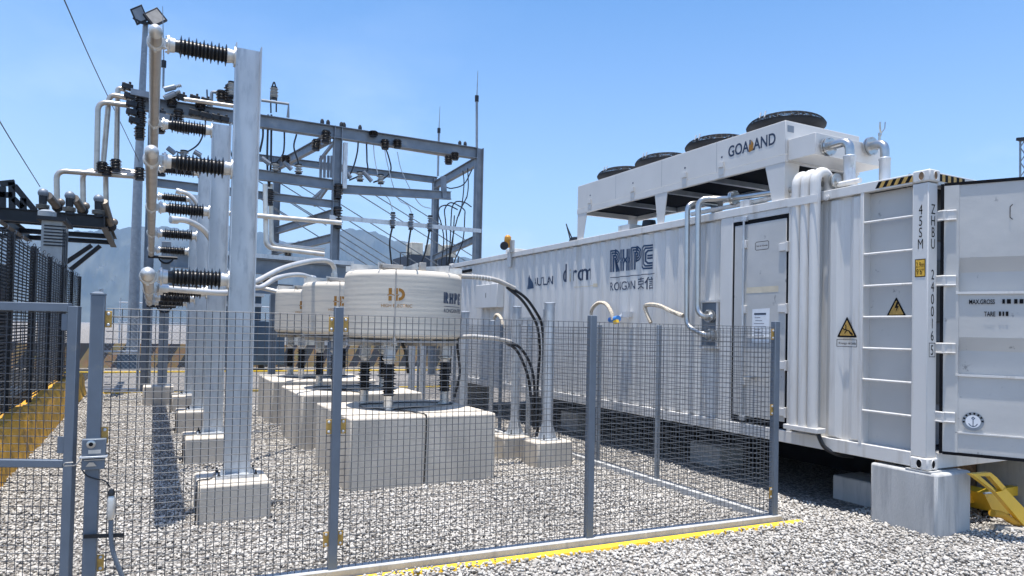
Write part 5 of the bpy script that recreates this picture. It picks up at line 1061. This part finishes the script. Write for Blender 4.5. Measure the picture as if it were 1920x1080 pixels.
for j in range(3): MB().box(-6.0, 12.0-.2*j, 3.0+.1*j, -3.9, 12.2-.2*j, 3.2+.1*j).build('top_rail', 'dark', tk)
MB().lathe((-4.5, 12.6, 2.9), (0, 0, 1), [(0, .4), (.5, .4), (.6, .2)], 14).build('turret', 'dark', tk); MB().lathe((-5.4, 12.6, 3.0), (1, 0, 0), [(0, .25), (1.2, .25)], 16).build('conservator', 'rust', tk)
for i, (x, y) in enumerate(((-2.5, 10.0), (-2.5, 11.3), (-2.55, 12.6), (-2.5, 14.2), (-3.6, 10.6), (-2.5, 16.0))):
    tag(MB().bar((x, y, 0), (x, y, 2.72+.1*(i % 3)), .16, .16).build('dark_post', 'dark', bev=.01), 'dark square steel post behind the dark fence, '+['nearest', 'second', 'third', 'fourth', 'set back in the second row', 'farthest'][i], 'post', 'dark posts behind the fence')
tag(MB().box(-2.6, 9.6, 2.25, -2.4, 16.2, 2.45).build('cable_tray', 'dark'), 'dark cable tray running along the posts behind the dark fence', 'tray')
tag(MB().box(-3.4, 8.2, .0, -2.1, 17.0, .55).build('equipment_plinth', 'dark'), 'long dark plinth behind the yellow wall', 'plinth')
for i, (y, z) in enumerate(((11.0, 2.9), (12.2, 2.0), (13.3, 2.0))): tag(MB().ball((-2.35, y, z-.2), .09, 10).build('gauge', 'porc'), 'small pale round gauge behind the dark fence, '+['upper left', 'lower middle', 'lower right'][i], 'gauge', 'gauges')
# ================================================================== CABLE POSTS BY THE CONTAINER
def cpost(x, y, r, zb, zt, label, gus=True, mt='galv'):
    t = thing('cable_post', label, 'post', (x, y, zb), 'galvanized cable support posts')
    MB().lathe((x, y, zb+.02), (0, 0, 1), [(0, r), (zt-zb-.022, r)], 22).build('tube', mt, t); MB().lathe((x, y, zt), (0, 0, 1), [(0, r+.008), (.012, r+.008), (.02, r*.6)], 22).build('cap', mt, t)
    if gus:
        MB().box(x-.15, y-.15, zb, x+.15, y+.15, zb+.018).build('base_plate', mt, t)
        for q in range(4):
            d = Vector((math.cos(q*math.pi/2), math.sin(q*math.pi/2), 0)); n_ = Vector((-d.y, d.x, 0)); c = Vector((x, y, zb+.019))
            MB().prism([c+d*r*.98-n_*.005, c+d*(r+.075)-n_*.005, c+d*r*.98-n_*.005+Vector((0, 0, .22))], n_*.01).build('gusset', mt, t)
            d2 = (d+n_)*.12; MB().lathe((x+d2.x, y+d2.y, zb+.018), (0, 0, 1), [(0, .014), (.018, .014), (.02, .008), (.07, .008)], 8).build('anchor_bolt', 'dark', t)
    return t
block('cable_footing', 4.54, 8.95, 4.98, 9.45, .33, 'small concrete footing of the middle cable post, behind the side fence', 'footing', 'conc', 'cable post footings')
block('cable_footing', 4.70, 8.22, 5.26, 8.72, .36, 'concrete footing of the thick cable post, right of the plinth', 'footing', 'conc', 'cable post footings', .03)
cpost(4.86, 9.22, .066, .33, 2.22, 'galvanized round cable post left of the thick one, on a small footing'); cpost(4.97, 8.45, .075, .36, 2.26, 'thick galvanized round cable post holding the black cables beside the plinth')
cpost(4.55, 10.45, .07, 0, 2.15, 'round cable post just right of the nearest reactor', True); cpost(5.2, 8.9, .06, 0, 2.18, 'shorter cable post standing right behind the thick one', True, 'galvd')
cpost(4.55, 13.0, .065, 0, 2.1, 'farther round post seen between reactor and side fence'); cpost(5.0, 13.6, .06, 0, 1.9, 'farthest round post near the container'); cpost(5.9, 10.7, .045, 0, 2.0, 'thin post with white cap close to the container wall', False, 'galv'); cpost(5.95, 12.3, .045, 0, 2.05, 'thin post by the grey side box', False, 'galv')
MB_ = MB().bar((4.86, 9.2, 2.02), (5.0, 8.5, 2.02), .01, .10).build('cross_bracket', 'galv'); tag(MB_, 'flat upper bracket joining the two cable posts', 'bracket'); MB_ = MB().bar((4.86, 9.2, 1.22), (5.0, 8.5, 1.22), .01, .05).build('cross_bracket', 'galv'); tag(MB_, 'lower bracket clamping the black cables', 'bracket')
def cab(pts, label, r=.022): wire(pts, label, r, grp='black cables from the reactor')
q8 = lambda x, y, Y=8.6: PY(x, y, Y)
o = thing('cable_lug_bar', 'grey spiral wrapped terminal bar reaching from the top of the nearest reactor', 'terminal bar', tuple(q8(866, 516))); MB().tube(curve([q8(864, 518), q8(885, 519), q8(910, 521), q8(935, 527), q8(965, 541)]), .032, 10).build('sleeve', 'frp', o)
for i in range(7): p_ = q8(884+i*5.5, 518+i*.9); MB().lathe(p_, (.9, 0, -.1), [(0, .038), (.012, .038)], 10).build('spiral_turn', 'cast', o)
cab([q8(955, 537), q8(985, 558), q8(1005, 585), q8(1016, 610), q8(1020, 660), q8(1022, 720), q8(1015, 790)], 'upper black cable arching from the reactor to the thick cable post, outer')
cab([q8(950, 538), q8(978, 562), q8(997, 590), q8(1008, 615), q8(1012, 660), q8(1008, 720), q8(1008, 780)], 'upper black cable arching from the reactor to the thick cable post, inner')
o = thing('cable_lug_bar', 'grey spiral wrapped terminal bar at the foot of the nearest reactor drum', 'terminal bar', tuple(q8(862, 630))); MB().tube(curve([q8(862, 632), q8(890, 631), q8(930, 635), q8(958, 641)]), .030, 10).build('sleeve', 'frp', o)
for i in range(6): p_ = q8(884+i*5.5, 631+i*.4); MB().lathe(p_, (.9, 0, -.05), [(0, .037), (.012, .037)], 10).build('spiral_turn', 'cast', o)
cab([q8(950, 640), q8(975, 652), q8(993, 680), q8(1001, 712), q8(1003, 750), q8(1008, 800), q8(1006, 818)], 'lower black cable curving down from the reactor foot, outer'); cab([q8(948, 642), q8(968, 656), q8(983, 685), q8(992, 715), q8(996, 750), q8(1002, 805)], 'lower black cable curving down from the reactor foot, inner')
cab([q8(748, 640, 8.9), q8(758, 652, 8.9), q8(763, 675, 8.9), q8(765, 700, 8.9)], 'short black cable under the nearest reactor'); cab([q8(860, 570, 9.3), q8(863, 600, 9.3), q8(858, 645, 9.3), q8(862, 700, 9.3), q8(852, 745, 9.3)], 'black cable running down behind the nearest reactor at its right edge', .02)
cab([q8(1036, 600), q8(1037, 650), q8(1036, 700)], 'black cable tied to the right of the thick cable post', .018)
# braided hoses on the wall
for i, (pts, tx) in enumerate((([(1108, 596), (1110, 580), (1122, 568), (1136, 570), (1146, 585), (1149, 600)], 'tan braided hose arching before the container wall'), ([(1220, 605), (1210, 580), (1213, 572), (1235, 573), (1262, 585), (1281, 592)], 'tan braided hose running to the pipe entry, right'), ([(924, 618), (926, 600), (932, 590), (940, 598), (943, 615)], 'small tan braided hose near the far end of the container'))):
    wire([PX(x, y, 6.45) for x, y in pts], tx, .030 if i < 2 else .035, 'braid', 'hose', 'braided hoses', 'braided_hose')
vb = thing('wall_valve', 'bright blue and yellow valve on the container wall behind the fence', 'valve', tuple(PX(1150, 600, 6.5)))
MB().lathe(PX(1144, 600, 6.48), (0, -1, .1), [(0, .045), (.22, .05)], 12).build('body', 'lblue', vb); MB().bar(PX(1152, 605, 6.45), PX(1158, 602, 6.45), .05, .05).build('lever', 'yell', vb); MB().box(6.56, 8.72, 2.12, 6.62, 8.92, 2.2).build('bracket', 'cont', vb); MB().tube([PX(1160, 597, 6.55), PX(1168, 590, 6.6)], .03, 8).build('stub', 'cast', vb)
# warning beacon on the roof edge
be = thing('warning_beacon', 'amber beacon and horn on a small post at the container roof edge', 'beacon', (6.58, 12.93, 3.5))
MB().lathe(PX(952, 455, 6.55), (0, 0, 1), [(0, .07), (.05, .075), (.12, .07), (.16, .03)], 14).build('lamp_dome', 'amber', be); MB().lathe(PX(952, 455, 6.55), (0, 0, -1), [(0, .08), (.10, .08)], 14).build('lamp_base', 'amber', be); MB().lathe(PX(947, 462, 6.5), (-.6, -.8, 0), [(-.05, .04), (.05, .06), (.1, .09)], 12).build('horn', 'dark', be)
p = PX(961, 455, 6.6); MB().box(6.56, p.y-.06, 3.5, 6.62, p.y+.06, 3.74).build('back_box', 'porc', be); MB().box(6.58, 12.85, 3.2, 6.615, 12.98, 3.52).build('post', 'cont', be)
# coil of cable and gear on roof beside the cooler
rb = thing('cable_reel', 'small black coil with loose cables on the container roof beside the far cooler leg', 'cable coil', (6.9, 10.6, 3.5)); MB().lathe((6.85, 10.75, 3.487), (0, 0, 1), [(0, .13), (.10, .12), (.12, .05)], 14).build('coil', 'rubber', rb); MB().tube(curve([(6.8, 10.8, 3.58), (6.75, 10.9, 3.8), (6.8, 11.0, 3.85), (6.9, 11.0, 3.55)]), .012, 6).build('loose_end', 'rubber', rb)
tag(MB().lathe((6.83, 8.62, 3.487), (0, 0, 1), [(0, .09), (.02, .12), (.14, .10), (.15, .03)], 14).build('roof_vent', 'dark'), 'small dark vent on the container roof under the cooler', 'vent')
# ================================================================== YELLOW LIFTING MACHINE, RIGHT
ym = thing('lifting_truck', 'yellow hand lifting truck with slotted arm parked under the end of the container', 'lifting truck', (7.8, 4.2, 0))
yY = 3.85
def yp(x, y, Y=yY): return PY(x, y, Y)
a = MB(); top = [(1822, 889), (1858, 886), (1872, 901), (1935, 968), (1935, 1000), (1915, 985), (1868, 930)]
# arm with a window: outer strip, lower strip, broad end
for pl in ([(1822, 889), (1868, 924), (1862, 914), (1838, 893)], [(1822, 889), (1838, 893), (1856, 893), (1858, 886)], [(1858, 886), (1856, 893), (1880, 920), (1886, 914), (1870, 896)], [(1868, 924), (1878, 921), (1884, 914), (1935, 968), (1935, 1003)], ):
    a.prism([yp(*q) for q in pl], (.0, .05, 0))
a.build('arm', 'yell', ym)
MB().prism([yp(1845, 925, 4.15), yp(1860, 918, 4.15), yp(1905, 965, 4.15), yp(1862, 960, 4.15)], (0, .3, 0)).build('bracket', 'yell', ym)
MB().box(7.35, 4.3, .16, 9.2, 4.38, .26).build('chassis_bar', 'yell', ym); MB().box(7.3, 4.9, .2, 9.2, 5.0, .32).build('chassis_bar', 'yell', ym); MB().box(7.7, 4.75, .1, 8.9, 5.4, .56).build('drive_box', 'rust', ym, bev=.02)
MB().tube([yp(1845, 925, 4.0), yp(1863, 924, 4.0)], .012, 8).build('pin', 'inox', ym)
MB().tube(curve([yp(1860, 962, 3.9), yp(1880, 966, 3.9), yp(1900, 978, 3.9), yp(1925, 985, 3.9)]), .035, 10).build('hydraulic_ram', 'ywall', ym)
for x in (7.75, 8.5): MB().lathe((x, 4.45, .09), (0, 1, 0), [(0, .09), (.06, .09)], 18).build('wheel', 'dark', ym)
wd = MB(); c0 = yp(1868, 985, 3.75)
o = MB().bar(yp(1862, 990, 3.95), yp(1935, 1003, 3.75), .12, .09).build('timber_baulk', 'wood', bev=.01); tag(o, 'weathered grey timber baulk lying by the yellow truck', 'timber')

# ================================================================== AIR
hz = MB().box(-6800, -600, -1.5, 6800, 6800, 620).build('haze', 'paper', smooth=0); hz['kind'] = 'stuff'; hz['label'] = 'thin bluish haze in the air over the whole site'; hz['category'] = 'haze'
hm = bpy.data.materials.new('haze_air'); hm.use_nodes = True; n_ = hm.node_tree; n_.nodes.clear()
pv = n_.nodes.new('ShaderNodeVolumePrincipled'); ou = n_.nodes.new('ShaderNodeOutputMaterial'); pv.inputs['Color'].default_value = (.42, .66, 1, 1); pv.inputs['Density'].default_value = .00015; pv.inputs['Anisotropy'].default_value = .2
n_.links.new(pv.outputs[0], ou.inputs['Volume']); hz.data.materials.clear(); hz.data.materials.append(hm)
